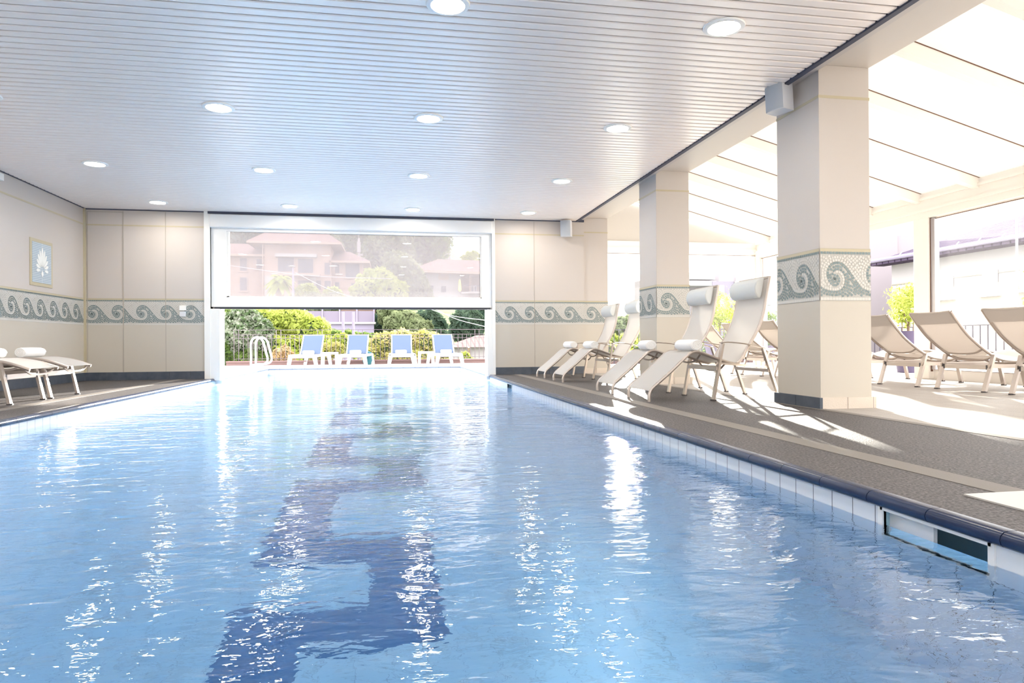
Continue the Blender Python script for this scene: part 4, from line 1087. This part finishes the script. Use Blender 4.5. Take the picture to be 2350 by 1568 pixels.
ol = [('bushy lime green tree in front of the white house', [B(868, 655, 52, 48, 38), B(845, 675, 51, 40, 34), B(900, 675, 51, 36, 36)], 'leaf_lime'),
      ('tall olive green tree between the pink and white houses', [B(925, 630, 54, 46, 42), B(945, 665, 53, 44, 40), B(905, 600, 56, 26, 22)], 'leaf_olive'),
      ('small lime bush below the balcony of the pink house', [B(705, 675, 50, 24, 20), B(690, 685, 50, 18, 14)], 'leaf_lime'),
      ('small rounded bush before the right wing of the pink house', [B(765, 678, 50, 18, 14)], 'leaf_lime'),
      ('yellow-green tree above the roof of the white house', [B(1085, 600, 75, 26, 22), B(1100, 612, 74, 18, 20)], 'leaf_lime')]
for k, (lb, bl, lf) in enumerate(ol):
    c = bl[0]; g = Vector((c[0], c[1], c[2] - c[5] * 1.8))
    bush('village_tree', lb, 'tree', bl, 4200, 0.22, lf, 'trees among the hillside houses', seed=40 + k, trunk=(g, (c[0], c[1], c[2]), 0.2))
# palm-like tree in front of the pink house
pg = at(642, 700, Y=50); pmt = thing('palm_tree', 'palm tree with a drooping lime crown in front of the pink house', 'palm', pg)
tp = at(643, 640, Y=50) - pg
MB().tube([(0, 0, -0.6), tuple(tp * 0.5), tuple(tp)], [0.30, 0.26, 0.22], 8).build('trunk', 'bark', pmt, smooth=True)
fm = MB()
for i in range(46):
    a = i * 2.399; el = random.uniform(-0.5, 1.2); L = random.uniform(0.9, 1.35); P = []
    for s_ in np.linspace(0, 1, 6): P.append(Vector((math.cos(a) * math.cos(el) * L * s_, math.sin(a) * math.cos(el) * L * s_, L * s_ * math.sin(el) - 0.75 * s_ ** 2 * L)) + tp)
    sdv = Vector((-math.sin(a), math.cos(a), 0)); vs = []
    for j, p in enumerate(P): w = 0.22 * math.sin(PI * (0.12 + 0.85 * j / 5)); vs += [p - sdv * w - Vector((0, 0, w * .6)), p, p + sdv * w - Vector((0, 0, w * .6))]
    fm.add(vs, [(j * 3 + q, j * 3 + q + 1, j * 3 + q + 4, j * 3 + q + 3) for j in range(5) for q in (0, 1)])
fm.build('fronds', 'leaf_lime', pmt, fix=False)

# ------------------------------------------------------------------ terrain
RIDGE = [(-400, 470), (300, 455), (900, 470), (985, 500), (1030, 535), (1070, 580), (1105, 612), (1150, 650), (1230, 700), (1330, 735), (1450, 752), (1600, 762), (1900, 768), (2600, 770)]
def ridge_z(X):
    # height of the skyline above the plain at Y = 130, by bearing
    px = 1175 + F_PX * (X * math.cos(YAW) - 130 * math.sin(YAW)) / (X * math.sin(YAW) + 130 * math.cos(YAW))
    for (a, ya), (b, yb) in zip(RIDGE, RIDGE[1:]):
        if px <= b or b == 2600:
            t = min(1, max(0, (px - a) / (b - a))); py = ya + (yb - ya) * t; break
    return max(0.5, at(px, py, Y=130).z - 3.5)
gm = MB(); NX, NY = 70, 60; gx = np.linspace(-90, 150, NX); gy = np.concatenate([np.linspace(20.5, 60, 22), np.linspace(63, 160, NY - 22)])
prof = [(20.5, -2.6), (28, -2.4), (40, -0.5), (48, 2.6), (58, 4.0), (66, 4.6)]
zr = [ridge_z(x) for x in gx]; gz = {}
def ground_z(x, y):
    rz = float(np.interp(x, gx, zr)); fl = min(1.0, max(0.0, (26 - x) / 16))   # flat towards the right
    base = float(np.interp(y, [p[0] for p in prof], [p[1] for p in prof])) * fl + (-2.6) * (1 - fl)
    if y > 66:
        t = min(1, (y - 66) / 64); t = t * t * (3 - 2 * t) * 0.5 + t * 0.5
        base = base + (max(rz, base + 0.5) - base) * t
    return base + 0.35 * noise.noise(Vector((x * 0.15, y * 0.15, 0))) * (1 if y < 66 else 3)
vs = [(x, y, ground_z(x, y)) for y in gy for x in gx]
gm.add(vs, [(j * NX + i, j * NX + i + 1, (j + 1) * NX + i + 1, (j + 1) * NX + i) for j in range(NY - 1) for i in range(NX - 1)])
struct(gm.build('ground_hillside', 'hill_green', fix=False, smooth=True), 'wooded hillside rising behind the houses')
struct(MB().box(13.6, 150, -40, 20.5, -3.2, -3.0).build('ground_plain', 'ground'))
# hillside trees
var_ = []
for v in range(4):
    t = thing('hill_tree', 'x', 'tree', (0, 0, 0), group='trees on the wooded hillside')
    lf = ['leaf_olive', 'leaf_dark', 'leaf_green', 'leaf_olive'][v]
    bl = [(0, 0, 4.0, 3.0, 3.0, 2.6), (1.2, 0.5, 5.4, 2.1, 2.1, 1.9), (-1.3, -0.3, 5.0, 2.0, 2.0, 2.0)] if v != 1 else [(0, 0, 4.6, 2.6, 2.6, 4.0), (0.3, 0, 7.5, 1.6, 1.6, 2.3)]
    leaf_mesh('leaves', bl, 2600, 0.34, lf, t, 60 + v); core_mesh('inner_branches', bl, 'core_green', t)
    MB().tube([(0, 0, -0.8), (0, 0, 3)], [0.3, 0.22], 7).build('trunk', 'bark', t)
    var_.append(t)
spots = []; tries = 0
rr = random.Random(5)
while len(spots) < 92 and tries < 4000:
    tries += 1
    px = rr.uniform(505, 1120); Y = rr.uniform(74, 132); c = at(px, 600, Y=Y)
    z = ground_z(c.x, Y)
    rpy = float(np.interp(px, [a for a, _ in RIDGE], [b for _, b in RIDGE])); top_py = 787 - (z + 7.5 - 0.6) / Y * F_PX
    if top_py < rpy - 6 and px > 960: continue
    if all((c.x - s_[0]) ** 2 + (Y - s_[1]) ** 2 > 6.6 ** 2 for s_ in spots): spots.append((c.x, Y, z))
for k, (x, y, z) in enumerate(spots):
    src = var_[k % 4]; o = src if k < 4 else copy_tree(src)
    o.location = (x, y, z); o.rotation_euler.z = rr.uniform(0, 6.28); s_ = rr.uniform(0.8, 1.25); o.scale = (s_, s_, s_)
    o['label'] = 'hazy tree of the dense wood covering the hillside behind the houses'
# far pinkish trees low at the right horizon
for k, (px, py, Y, r_) in enumerate(((1405, 755, 60, 30), (1440, 748, 62, 34), (1500, 760, 60, 30), (1400, 785, 45, 24), (1450, 780, 44, 26))):
    bl = [B(px, py, Y, r_, r_ * .7), B(px + 15, py + 8, Y, r_ * .8, r_ * .6)]
    bush('distant_tree', 'pale tree on the horizon seen between the far pillars, number %d from the left' % (k + 1), 'tree', bl, 1500, 0.24, 'leaf_olive' if k < 3 else 'leaf_lime', 'trees on the right horizon', seed=90 + k)

# ------------------------------------------------------------------ pink house
def house_window(parent, x, z, w, h, y, matn='shutter_dark', sill=True, frame=None):
    f = MB(); f.box(x - w / 2 - 0.06, x + w / 2 + 0.06, y - 0.04, y + 0.05, z - h / 2 - 0.06, z + h / 2 + 0.06)
    o = f.build('window', frame or 'pink_wall', parent); MB().box(x - w / 2, x + w / 2, y - 0.06, y - 0.03, z - h / 2, z + h / 2).build('shutter' if matn == 'shutter_dark' else 'pane', matn, o)
    if sill: MB().box(x - w / 2 - 0.15, x + w / 2 + 0.15, y - 0.16, y, z - h / 2 - 0.14, z - h / 2 - 0.06).build('sill', 'pink_wall', o)
    return o
HY = 65.0
def hp_(px, py): p = at(px, py, Y=HY); return p.x, p.z
ph = thing('pink_house', 'long pink plastered house with dark shutters and tiled roofs on the hillside', 'house', (0, HY, 3.5))
def hz(z): return z - 3.5
def wall_block(x0, x1, z1, y0, y1, nm='wall', m='pink_wall'): return MB().box(x0, x1, y0 - HY, y1 - HY, -0.5, hz(z1)).build(nm, m, ph)
xa, za = hp_(490, 575); xb, zb2 = hp_(612, 588)
wall_block(xa - 6, xb, 8.9, HY, HY + 7)
xc, zc_ = hp_(762, 572); wall_block(xb, xc, 9.9, HY - 1.2, HY + 7)
xd, zd = hp_(832, 606); wall_block(xc, xd, 8.3, HY - 0.3, HY + 6)
def roof(x0, x1, y0, y1, ze, zr_, nm='roof', hipl=0.0, hipr=0.0):
    ym = (y0 + y1) / 2; r = MB()
    vs = [(x0, y0, ze), (x1, y0, ze), (x1, y1, ze), (x0, y1, ze), (x0 + hipl, ym, zr_), (x1 - hipr, ym, zr_)]
    vs = [(a, b - HY, hz(c)) for a, b, c in vs]; th = -0.18
    lo = [(a, b, c + th) for a, b, c in vs]
    r.add(vs, [(0, 1, 5, 4), (1, 2, 5), (2, 3, 4, 5), (3, 0, 4)]); r.add(vs[:4] + lo[:4], [(0, 4, 5, 1), (1, 5, 6, 2), (2, 6, 7, 3), (3, 7, 4, 0), (4, 7, 6, 5)], 1)
    return r.build(nm, ['roof_pink', 'soffit'], ph)
roof(xa - 7, xb + 0.1, HY - 0.9, HY + 8, 8.75, 10.3)
roof(xb - 1.3, xc + 1.0, HY - 2.3, HY + 8.2, 9.75, 11.6, hipl=1.2, hipr=2.0)
roof(xc - 0.2, xd + 0.7, HY - 1.2, HY + 7, 8.25, 9.6, hipr=2)
cx, cz = hp_(717, 560); MB().box(cx - 0.35, cx + 0.35, 2.0, 2.9, hz(9.5), hz(11.9)).box(cx - .5, cx + .5, 1.9, 3.0, hz(11.9), hz(12.05)).build('chimney', 'pink_wall', ph)
for (x0_, y0_, x1_, y1_, mm, yo) in ((551, 593, 567, 622, 'shutter_dark', 0), (589, 595, 602, 617, 'shutter_dark', 0), (551, 637, 567, 667, 'shutter_dark', 0),
        (638, 590, 675, 624, 'window_dark', -1.2), (684, 594, 719, 627, 'window_dark', -1.2), (684, 644, 715, 668, 'window_dark', -1.2),
        (747, 606, 760, 633, 'shutter_dark', -.3), (769, 607, 779, 627, 'shutter_dark', -.3), (793, 606, 825, 637, 'window_dark', -.3), (728, 646, 739, 667, 'shutter_dark', -.3),
        (747, 647, 761, 668, 'shutter_dark', -.3), (769, 648, 779, 666, 'shutter_dark', -.3), (806, 650, 818, 672, 'shutter_dark', -.3)):
    a = at(x0_, y0_, Y=HY + yo); b_ = at(x1_, y1_, Y=HY + yo)
    if yo == -.3 and b_.x < xc: yo = -1.2
    house_window(ph, (a.x + b_.x) / 2, hz((a.z + b_.z) / 2), b_.x - a.x, a.z - b_.z, yo - 0.02, mm)
a = at(632, 583, Y=HY - 1.6); b_ = at(727, 591, Y=HY - 1.6)
MB().box(a.x, b_.x, -1.9, -1.2, hz(b_.z) - .0, hz(b_.z) + 0.28).build('awning_box', 'white_wall', ph)
a = at(630, 628, Y=HY - 1.8); b_ = at(735, 632, Y=HY - 1.8); MB().box(a.x, b_.x, -2.3, -1.2, hz(b_.z) - .1, hz(b_.z) + 0.1).build('balcony', 'pink_wall', ph)
a = at(613, 636, Y=HY); b_ = at(637, 636, Y=HY); MB().box(a.x, b_.x, -1.26, -1.2, -0.5, hz(a.z)).build('stone_facing', 'stone_wall', ph)
a = at(715, 640, Y=HY); b_ = at(728, 640, Y=HY); MB().box(a.x, b_.x, -1.26, -1.2, -0.5, hz(a.z)).build('stone_facing', 'stone_wall', ph)
x_, _z = hp_(609, 600); MB().bar((x_ , -1.26, -0.3), (x_, -1.26, hz(9.7)), 0.09, 0.09).build('downpipe', 'soffit', ph)
# antenna mast behind the pink house
am = at(824, 620, Y=72); amt = thing('antenna_mast', 'white antenna mast rising behind the right wing of the pink house', 'antenna', am)
top = at(823, 547, Y=72).z - am.z
MB().bar((0, 0, -2), (0, 0, top), 0.20, 0.20).build('mast', 'white_wall', amt)
MB().box(-0.18, 0.18, -0.25, 0.1, top * 0.55, top * 0.88).build('antenna_panel', 'white_wall', amt); MB().bar((0, 0, top), (-0.15, 0, top + 0.9), 0.05, 0.05).build('whip', 'white_wall', amt)
for zz in (0.15, 0.3, 0.45): MB().box(0.1, 0.4, -0.1, 0.1, top * zz, top * zz + 0.2).build('junction_box', 'white_wall', amt)
# lamp post
lp = at(673, 690, Y=48); lpt = thing('street_lamp', 'thin street lamp post standing before the pink house', 'lamp post', (lp.x, lp.y, lp.z - 0.5))
ltop = at(673, 613, Y=48).z - lp.z + 0.5
MB().tube([(0, 0, 0), (0, 0, ltop)], [0.10, 0.06], 8).build('post', 'pole_grey', lpt); MB().lathe([(0.25, ltop), (0.28, ltop + 0.05), (0.02, ltop + 0.12)], 12, c=(-0.06, 0, 0)).build('lamp_head', 'white_wall', lpt)

# ------------------------------------------------------------------ white house
WY = 60.0
wh = thing('white_house', 'white house with an arched window, pink tiled roof and a rounded veranda', 'house', (0, WY, 3.0))
def wz(z): return z - 3.0
a = at(965, 612, Y=WY); b_ = at(1058, 690, Y=WY); c_ = at(1106, 690, Y=WY)
MB().box(a.x, b_.x, 0, 7, -1, wz(7.1)).build('wall', 'white_wall', wh)
MB().box(b_.x, c_.x + 2.5, 0.0, 7, -1, wz(5.05)).build('wall', 'white_wall', wh)
MB().box(b_.x, c_.x + 2.5, 2.6, 7, wz(5.05), wz(7.1)).build('veranda_back', 'pink_wall', wh)
sl = MB(); pts = [(b_.x - 0.1, 0.2)] + [(b_.x + (c_.x + 2.5 - b_.x) * t, -0.5 - 0.7 * math.sin(PI * t)) for t in np.linspace(0, 1, 9)] + [(c_.x + 2.5, 2.6), (b_.x, 2.6)]
sl.prism(pts, 'Z', wz(4.98), wz(5.15)); sl.build('veranda_slab', 'white_wall', wh)
MB().bar((b_.x, -0.6, wz(5.7)), (c_.x + 2.4, -0.9, wz(5.7)), 0.05, 0.05).build('veranda_rail', 'rail_iron', wh)
for t in (0.45, 0.95): MB().bar((b_.x + (c_.x - b_.x) * t, 0.1, wz(5.1)), (b_.x + (c_.x - b_.x) * t, 0.1, wz(7.0)), 0.18, 0.18).build('veranda_post', 'pink_wall', wh)
r = MB(); x0, x1 = a.x - 0.9, c_.x + 3; vs = [(x0, -1.0, wz(7.0)), (x1, -1.4, wz(6.75)), (x1, 8, wz(7)), (x0, 8, wz(7)), (x0 + 2.6, 3.0, wz(8.4)), (x1 - 2.5, 3, wz(8.35))]
lo = [(p, q, s_ - 0.2) for p, q, s_ in vs[:4]]
r.add(vs, [(0, 1, 5, 4), (1, 2, 5), (2, 3, 4, 5), (3, 0, 4)]); r.add(vs[:4] + lo, [(0, 4, 5, 1), (1, 5, 6, 2), (2, 6, 7, 3), (3, 7, 4, 0), (4, 7, 6, 5)], 1)
r.build('roof', ['roof_pink', 'soffit'], wh)
q = at(1018, 634, Y=WY); aw = MB(); aw.prism([(q.x - 0.45, wz(q.z) - 0.35), (q.x + 0.45, wz(q.z) - 0.35)] + [(q.x + 0.45 * math.cos(t), wz(q.z) + 0.05 + 0.45 * math.sin(t)) for t in np.linspace(0, PI, 10)], 'Y', -0.05, 0.02)
aw.build('arched_window', 'soffit', wh)
for px, py, w, h in ((990, 660, 0.35, 0.3), (1018, 664, 0.42, 0.55), (1084, 664, 0.15, 0.5), (1091, 664, 0.12, 0.5)):
    q = at(px, py, Y=WY); house_window(wh, q.x, wz(q.z), w, h, 0, 'window_dark', False, 'white_wall')
u = at(1055, 632, Y=59.5); tag(MB().lathe([(0.05, 0.0), (0.16, 0.15), (0.10, 0.9), (0.03, 1.1)], 8, c=(u.x, 59.5, 5.16)).build('closed_parasol', 'yellow_cloth'), 'closed yellow parasol on the veranda of the white house', 'parasol')
# small white house high on the hill
hh = at(993, 562, Y=100); ht = thing('hill_house', 'small pale house half hidden among trees near the hilltop', 'house', (hh.x, 98, hh.z - 4))
MB().box(-2.4, 2.4, 0, 5, 0, 5.4).build('wall', 'white_wall', ht); MB().prism([(-2.9, 5.4), (2.9, 5.4), (0, 6.7)], 'Y', -0.5, 5.5).build('roof', 'roof_pink', ht)
for x in (-1.1, 0.9): house_window(ht, x, 3.6, 1.2, 1.6, 0, 'window_dark', False, 'white_wall')

# ------------------------------------------------------------------ middle distance in the lower opening
fa = at(743, 728, Y=40); fb_ = at(850, 735, Y=40)
wf_ = thing('garden_fence', 'grey panel fence on a white edged terrace beyond the hedge', 'fence', (fa.x - 2, 40, fa.z - 0.4))
W_ = fb_.x - fa.x + 2.2
MB().box(0, W_, 0, 0.5, -3, 0).build('terrace_wall', 'pole_grey', wf_); MB().box(-0.1, W_ + .1, -0.15, 0.5, 0, 0.12).build('edge_slab', 'white_wall', wf_)
MB().box(0, W_, 0.05, 0.10, 0.12, 0.75).build('panels', 'lilac_wall', wf_)
for i in range(6): MB().box(i * W_ / 5 - .04, i * W_ / 5 + .04, 0, 0.1, 0.12, 0.95).build('fence_post', 'pole_grey', wf_)
for px in (787.5, 811):
    p = at(px, 786, Y=26); t_ = at(px, 716, Y=26).z
    tag(MB().tube([(p.x, 26, p.z - 1.6), (p.x, 26, t_)], [0.055, 0.05], 10).build('steel_pole', 'pole_grey', smooth=True), 'slender mauve-grey pole above the clipped hedge, %s of the pair' % ('left' if px < 800 else 'right'), 'pole', 'pair of bare poles')
p = at(818, 738, Y=42); sh = thing('garden_shed', 'reddish timber shed beside the grey fence', 'shed', (p.x, 42, p.z - 1.6))
MB().box(-0.9, 1.1, 0, 2, 0, 2.4).build('wall', 'pink_wall', sh); MB().prism([(-1.1, 2.4), (1.3, 2.4), (1.3, 2.65), (-1.1, 2.9)], 'Y', -0.3, 2.3).build('roof', 'window_dark', sh)
MB().box(0.75, 1.0, -0.3, 0.0, 1.2, 1.6).build('red_panel', 'red_thing', sh)
# solar panels
p = at(800, 757, Y=34); sp = thing('solar_panel', 'dark tilted solar panel on the white slope behind the poles', 'solar panel', (p.x, 34, p.z))
MB().bar((-0.45, -0.3, -0.2), (0.45, -0.3, -0.2), 0.9, 0.04, up=(0, -0.5, 1)).build('panel', 'window_dark', sp)
# low pink roofed building at right
p0 = at(1050, 800, Y=30); p1 = at(1150, 800, Y=30)
lh = thing('low_house', 'low white building with a pink tiled roof and downpipe at the right of the railing', 'house', (p0.x, 30, -2.4))
e_ = at(1080, 797, Y=30).z + 2.4; rg = at(1105, 777, Y=32).z + 2.4
MB().box(0.1, 4.0, 0, 4, 0, e_).build('wall', 'white_wall', lh)
r = MB(); r.add([(-0.3, -0.35, e_), (4.3, -0.35, e_), (4.3, 4.3, e_), (-0.3, 4.3, e_), (1.1, 2, rg + .15), (3, 2, rg + .15)], [(0, 1, 5, 4), (1, 2, 5), (2, 3, 4, 5), (3, 0, 4), (3, 2, 1, 0)]); r.build('roof', 'roof_pink', lh)
MB().tube([(0.45, -0.4, e_), (0.5, -0.1, e_ - 0.3), (0.5, -0.1, 0)], 0.05, 6).build('downpipe', 'soffit', lh)
# overhead cables
for k, (pa_, pb_, Ya, Yb) in enumerate((((940, 690), (1135, 738), 40, 30), ((965, 690), (1135, 755), 40, 30), ((500, 606), (900, 640), 45, 45), ((678, 626), (860, 695), 47, 40))):
    a = at(*pa_, Y=Ya); b_ = at(*pb_, Y=Yb); m = (a + b_) / 2 - Vector((0, 0, 0.25))
    tag(MB().tube(smooth_path([a, m, b_], 6), 0.016, 5).build('overhead_cable', 'cable'), ['upper pale cable crossing the trees at the right of the garden opening', 'lower pale cable crossing the trees at the right of the garden opening', 'thin cable crossing in front of the pink house', 'cable running down from the street lamp'][k], 'cable', 'overhead cables')

# ------------------------------------------------------------------ house seen through the sunroom windows
BX = 18.0
rh = thing('neighbour_house', 'pale two-tone house with a dark tiled roof outside the sunroom windows', 'house', (BX, 0, -3.0))
def rz_(z): return z + 3.0
MB().box(0, 8, 3.0, 21.9, 0, rz_(3.35)).build('wall', 'white_wall', rh)
MB().box(-0.03, 0, 3.0, 21.4, rz_(0.2), rz_(2.35)).build('beige_field', 'beige_wall', rh)
MB().box(-0.04, 0, 3.0, 21.9, rz_(2.62), rz_(2.65)).build('string_line', 'beige_wall', rh)
r = MB(); r.add([(-0.55, 2.5, rz_(3.50)), (-0.55, 22.3, rz_(3.50)), (4.0, 20.3, rz_(5.0)), (4.0, 2.5, rz_(5.0)), (8.5, 22.3, rz_(3.5)), (8.5, 2.5, rz_(3.5))], [(0, 1, 2, 3), (3, 2, 4, 5), (1, 4, 2)])
r.build('roof', 'roof_slate', rh)
MB().box(-0.62, 0.0, 2.5, 22.3, rz_(3.35), rz_(3.50)).build('eaves', 'roof_slate', rh)
MB().tube([(-0.66, 2.5, rz_(3.50)), (-0.66, 22.3, rz_(3.50))], 0.07, 8).build('gutter', 'pole_grey', rh)
sg = MB()
for i in range(22): sg.bar((-0.66, 4 + i * 0.8, rz_(3.5)), (-0.5, 4 + i * 0.8, rz_(3.68)), 0.03, 0.02)
sg.build('snow_guard', 'scaffold', rh)
for (px0, py0, px1, py1) in ((2162, 637, 2190, 682), (2258, 622, 2292, 673), (2098, 646, 2112, 690), (2345, 610, 2380, 662)):
    a = at(px0, py0, X=BX); b_ = at(px1, py1, X=BX); yc_, zc_ = (a.y + b_.y) / 2, rz_((a.z + b_.z) / 2); w = abs(a.y - b_.y) / 2; h_ = abs(a.z - b_.z) / 2
    o = MB().box(-0.06, -0.03, yc_ - w, yc_ + w, zc_ - h_, zc_ + h_).build('window', 'white_paint', rh)
    MB().box(-0.065, -0.05, yc_ - w * .45, yc_ + w * .1, zc_ - h_ * .85, zc_ + h_ * .85).box(-0.065, -0.05, yc_ - w * .9, yc_ - w * .6, zc_ - h_ * .85, zc_ + h_ * .85).build('pane', 'curtain', o)
    MB().box(-0.16, -0.03, yc_ - w - .1, yc_ + w + .1, zc_ - h_ - 0.08, zc_ - h_).build('sill', 'white_paint', o)
# taller pale building behind it
tb = thing('tall_neighbour', 'tall plain pale lilac building rising behind the dark-roofed house', 'building', (20, 25, -3))
a = at(1996, 600, Y=25); b_ = at(2130, 600, Y=25)
MB().box(a.x - 20 - 0.6, b_.x - 20 + 8, 0, 3, 0, rz_(at(2060, 541, Y=25).z)).build('lower_block', 'pale_wall', tb)
a2 = at(2056, 600, Y=25)
MB().box(a.x - 20 - 0.7, a2.x - 20, -0.1, 2.9, 0, rz_(8.5)).build('upper_block', 'pale_wall', tb)
# scaffold tower at the right edge
a = at(2338, 600, X=15.5)
sc = thing('scaffold_tower', 'grey scaffold tower with greenery at the right picture edge', 'scaffold', (15.5, a.y, -3))
for y in (-0.9, 0.05):
    for x in (0, 0.8): MB().tube([(x, y, 0), (x, y, 7.2)], 0.03, 6).build('upright', 'scaffold', sc)
for z in (2.2, 3.4, 4.4, 5.4, 6.2, 7.0): MB().box(0, 0.8, -0.9, 0.05, z, z + 0.06).build('platform', 'scaffold', sc)
bush('climbing_plant', 'leafy climbing plant on the scaffold at the right picture edge', 'plant', [(15.5 + 0.3, a.y - 0.4, 0.9, 0.5, 0.5, 1.4), (15.5 + 0.3, a.y - 0.35, 2.3, 0.3, 0.35, 0.9)], 1400, 0.06, 'leaf_lime', seed=111)

# apartment block at the end of the view between pillars
AB = 70.0
ab = thing('apartment_block', 'pale lilac apartment block with balconies seen between the two nearer pillars', 'building', (30, AB, -3))
def ax(px, Y=AB): return at(px, 640, Y=Y).x - 30
def az(py, px=1650, Y=AB): return at(px, py, Y=Y).z + 3
MB().box(ax(1560), ax(1665), 3, 14, 0, az(622)).build('left_block', 'pale_wall', ab)
MB().box(ax(1640), ax(1700), 0.5, 14, 0, az(645)).build('middle_block', 'lilac_wall', ab)
MB().box(ax(1664), ax(1775), 1.5, 14, 0, az(624)).build('right_block', 'pale_wall', ab)
MB().box(ax(1688), ax(1752), 5, 11, 0, az(597)).build('penthouse', 'white_wall', ab)
MB().box(ax(1600), ax(1655), 4, 12, az(625), az(617)).build('roof_slab', 'pale_wall', ab)
for px, py in ((1660, 663), (1660, 695), (1706, 690), (1706, 728), (1660, 728), (1730, 690), (1640, 695)):
    q = at(px, py, Y=AB); house_window(ab, q.x - 30, q.z + 3, 0.55, 0.75, 0.45 if px in (1660, 1640) else 1.45, 'white_paint' if px == 1660 else 'window_dark', False, 'white_wall')
for k, (pa_, pb_, py, yy) in enumerate(((1575, 1650, 640, 1.5), (1575, 1650, 655, 1.2), (1600, 1655, 720, 0), (1690, 1775, 700, 0.2), (1690, 1775, 648, 0.8), (1620, 1650, 674, 0))):
    o = MB().box(ax(pa_), ax(pb_), yy - 0.6, yy + 2, az(py), az(py) + 0.14).build('balcony', 'white_wall', ab)
    MB().box(ax(pa_), ax(pb_), yy - 0.6, yy - 0.5, az(py) + 0.14, az(py) + 0.55).build('balustrade', 'pale_wall', o)
MB().bar((ax(1745), 8, az(597)), (ax(1745), 8, az(577)), 0.06, 0.06).build('aerial', 'pole_grey', ab)
# shrubs and planters near the sunroom
def pot(loc, h, r, parent): MB().lathe([(r * 0.62, 0), (r * 0.80, h * 0.5), (r, h), (r * 0.9, h), (r * 0.86, h * 0.93), (0, h * 0.93)], 20).build('pot', 'purple_pot', parent, smooth=True)
def potted(label, loc, ph_, pr, stem, blobs, n, leaf='leaf_lime', seed=1, group='potted shrubs on the sunroom terrace'):
    t = thing('potted_shrub', label, 'potted plant', loc, group=group); pot(loc, ph_, pr, t)
    MB().tube([(0, 0, ph_ * .9), (0.02, 0, (ph_ + stem) / 2), (0, 0, stem)], [0.025, 0.02, 0.016], 7).tube([(0, 0, stem * .75), (0.15, 0.1, stem * 1.1)], 0.01, 5).tube([(0, 0, stem * .8), (-0.15, -0.05, stem * 1.15)], 0.01, 5).build('stem', 'bark', t)
    for x in (-0.12, 0.12): MB().tube([(x, 0, ph_ * .9), (x, 0, stem * 0.92)], 0.008, 5).build('stake', 'bark', t)
    leaf_mesh('leaves', blobs, n, 0.045, leaf, t, seed, inner=0.2, aspect=0.4)
p = at(2090, 860, Y=11.3)
potted('potted shrub with fresh lime leaves in a mauve pot, in the open sunroom doorway', (9.62, 11.3, 0), 0.78, 0.30, 1.05, [(0, 0, 1.42, 0.42, 0.36, 0.26), (-0.1, 0, 1.2, 0.34, 0.3, 0.24), (0.2, 0, 1.55, 0.3, 0.3, 0.18), (-.05, 0, 1.0, .2, .2, .15)], 1100, seed=131)
q = at(1642, 800, Y=15.5)
potted('potted shrub in a mauve pot behind the second nearest high-backed recliner', (q.x + 0.1, 15.5, 0), 0.62, 0.38, 1.2, [(0, 0, 1.5, 0.5, 0.45, 0.45), (0.2, 0, 1.15, 0.4, 0.4, 0.35), (-.2, 0, 1.2, .35, .3, .3)], 1500, seed=132)
q = at(1757, 735, Y=16.2)
potted('potted shrub near the far outer corner of the sunroom', (q.x, 16.2, 0), 0.5, 0.3, 0.9, [(0, 0, 1.15, 0.4, 0.4, 0.3)], 700, 'leaf_green', seed=133)
bush('terrace_shrub', 'dark hedge shrub behind the black railing at the end of the sunroom', 'shrub', [(9.6, 18.6, 0.1, 0.9, 0.5, 0.75), (10.9, 18.6, 0.05, 0.9, 0.5, 0.65)], 2500, 0.055, 'leaf_green', seed=134)
bush('terrace_shrub', 'light green shrub behind the black railing near the middle pillar', 'shrub', [(7.4, 18.7, 0.1, 0.8, 0.5, 0.7), (6.2, 18.7, 0.0, 0.8, 0.5, 0.6)], 2200, 0.055, 'leaf_lime', seed=135)

# remove the placeholder downlights that would sit outside the hall
print('objects', len(COL.objects))
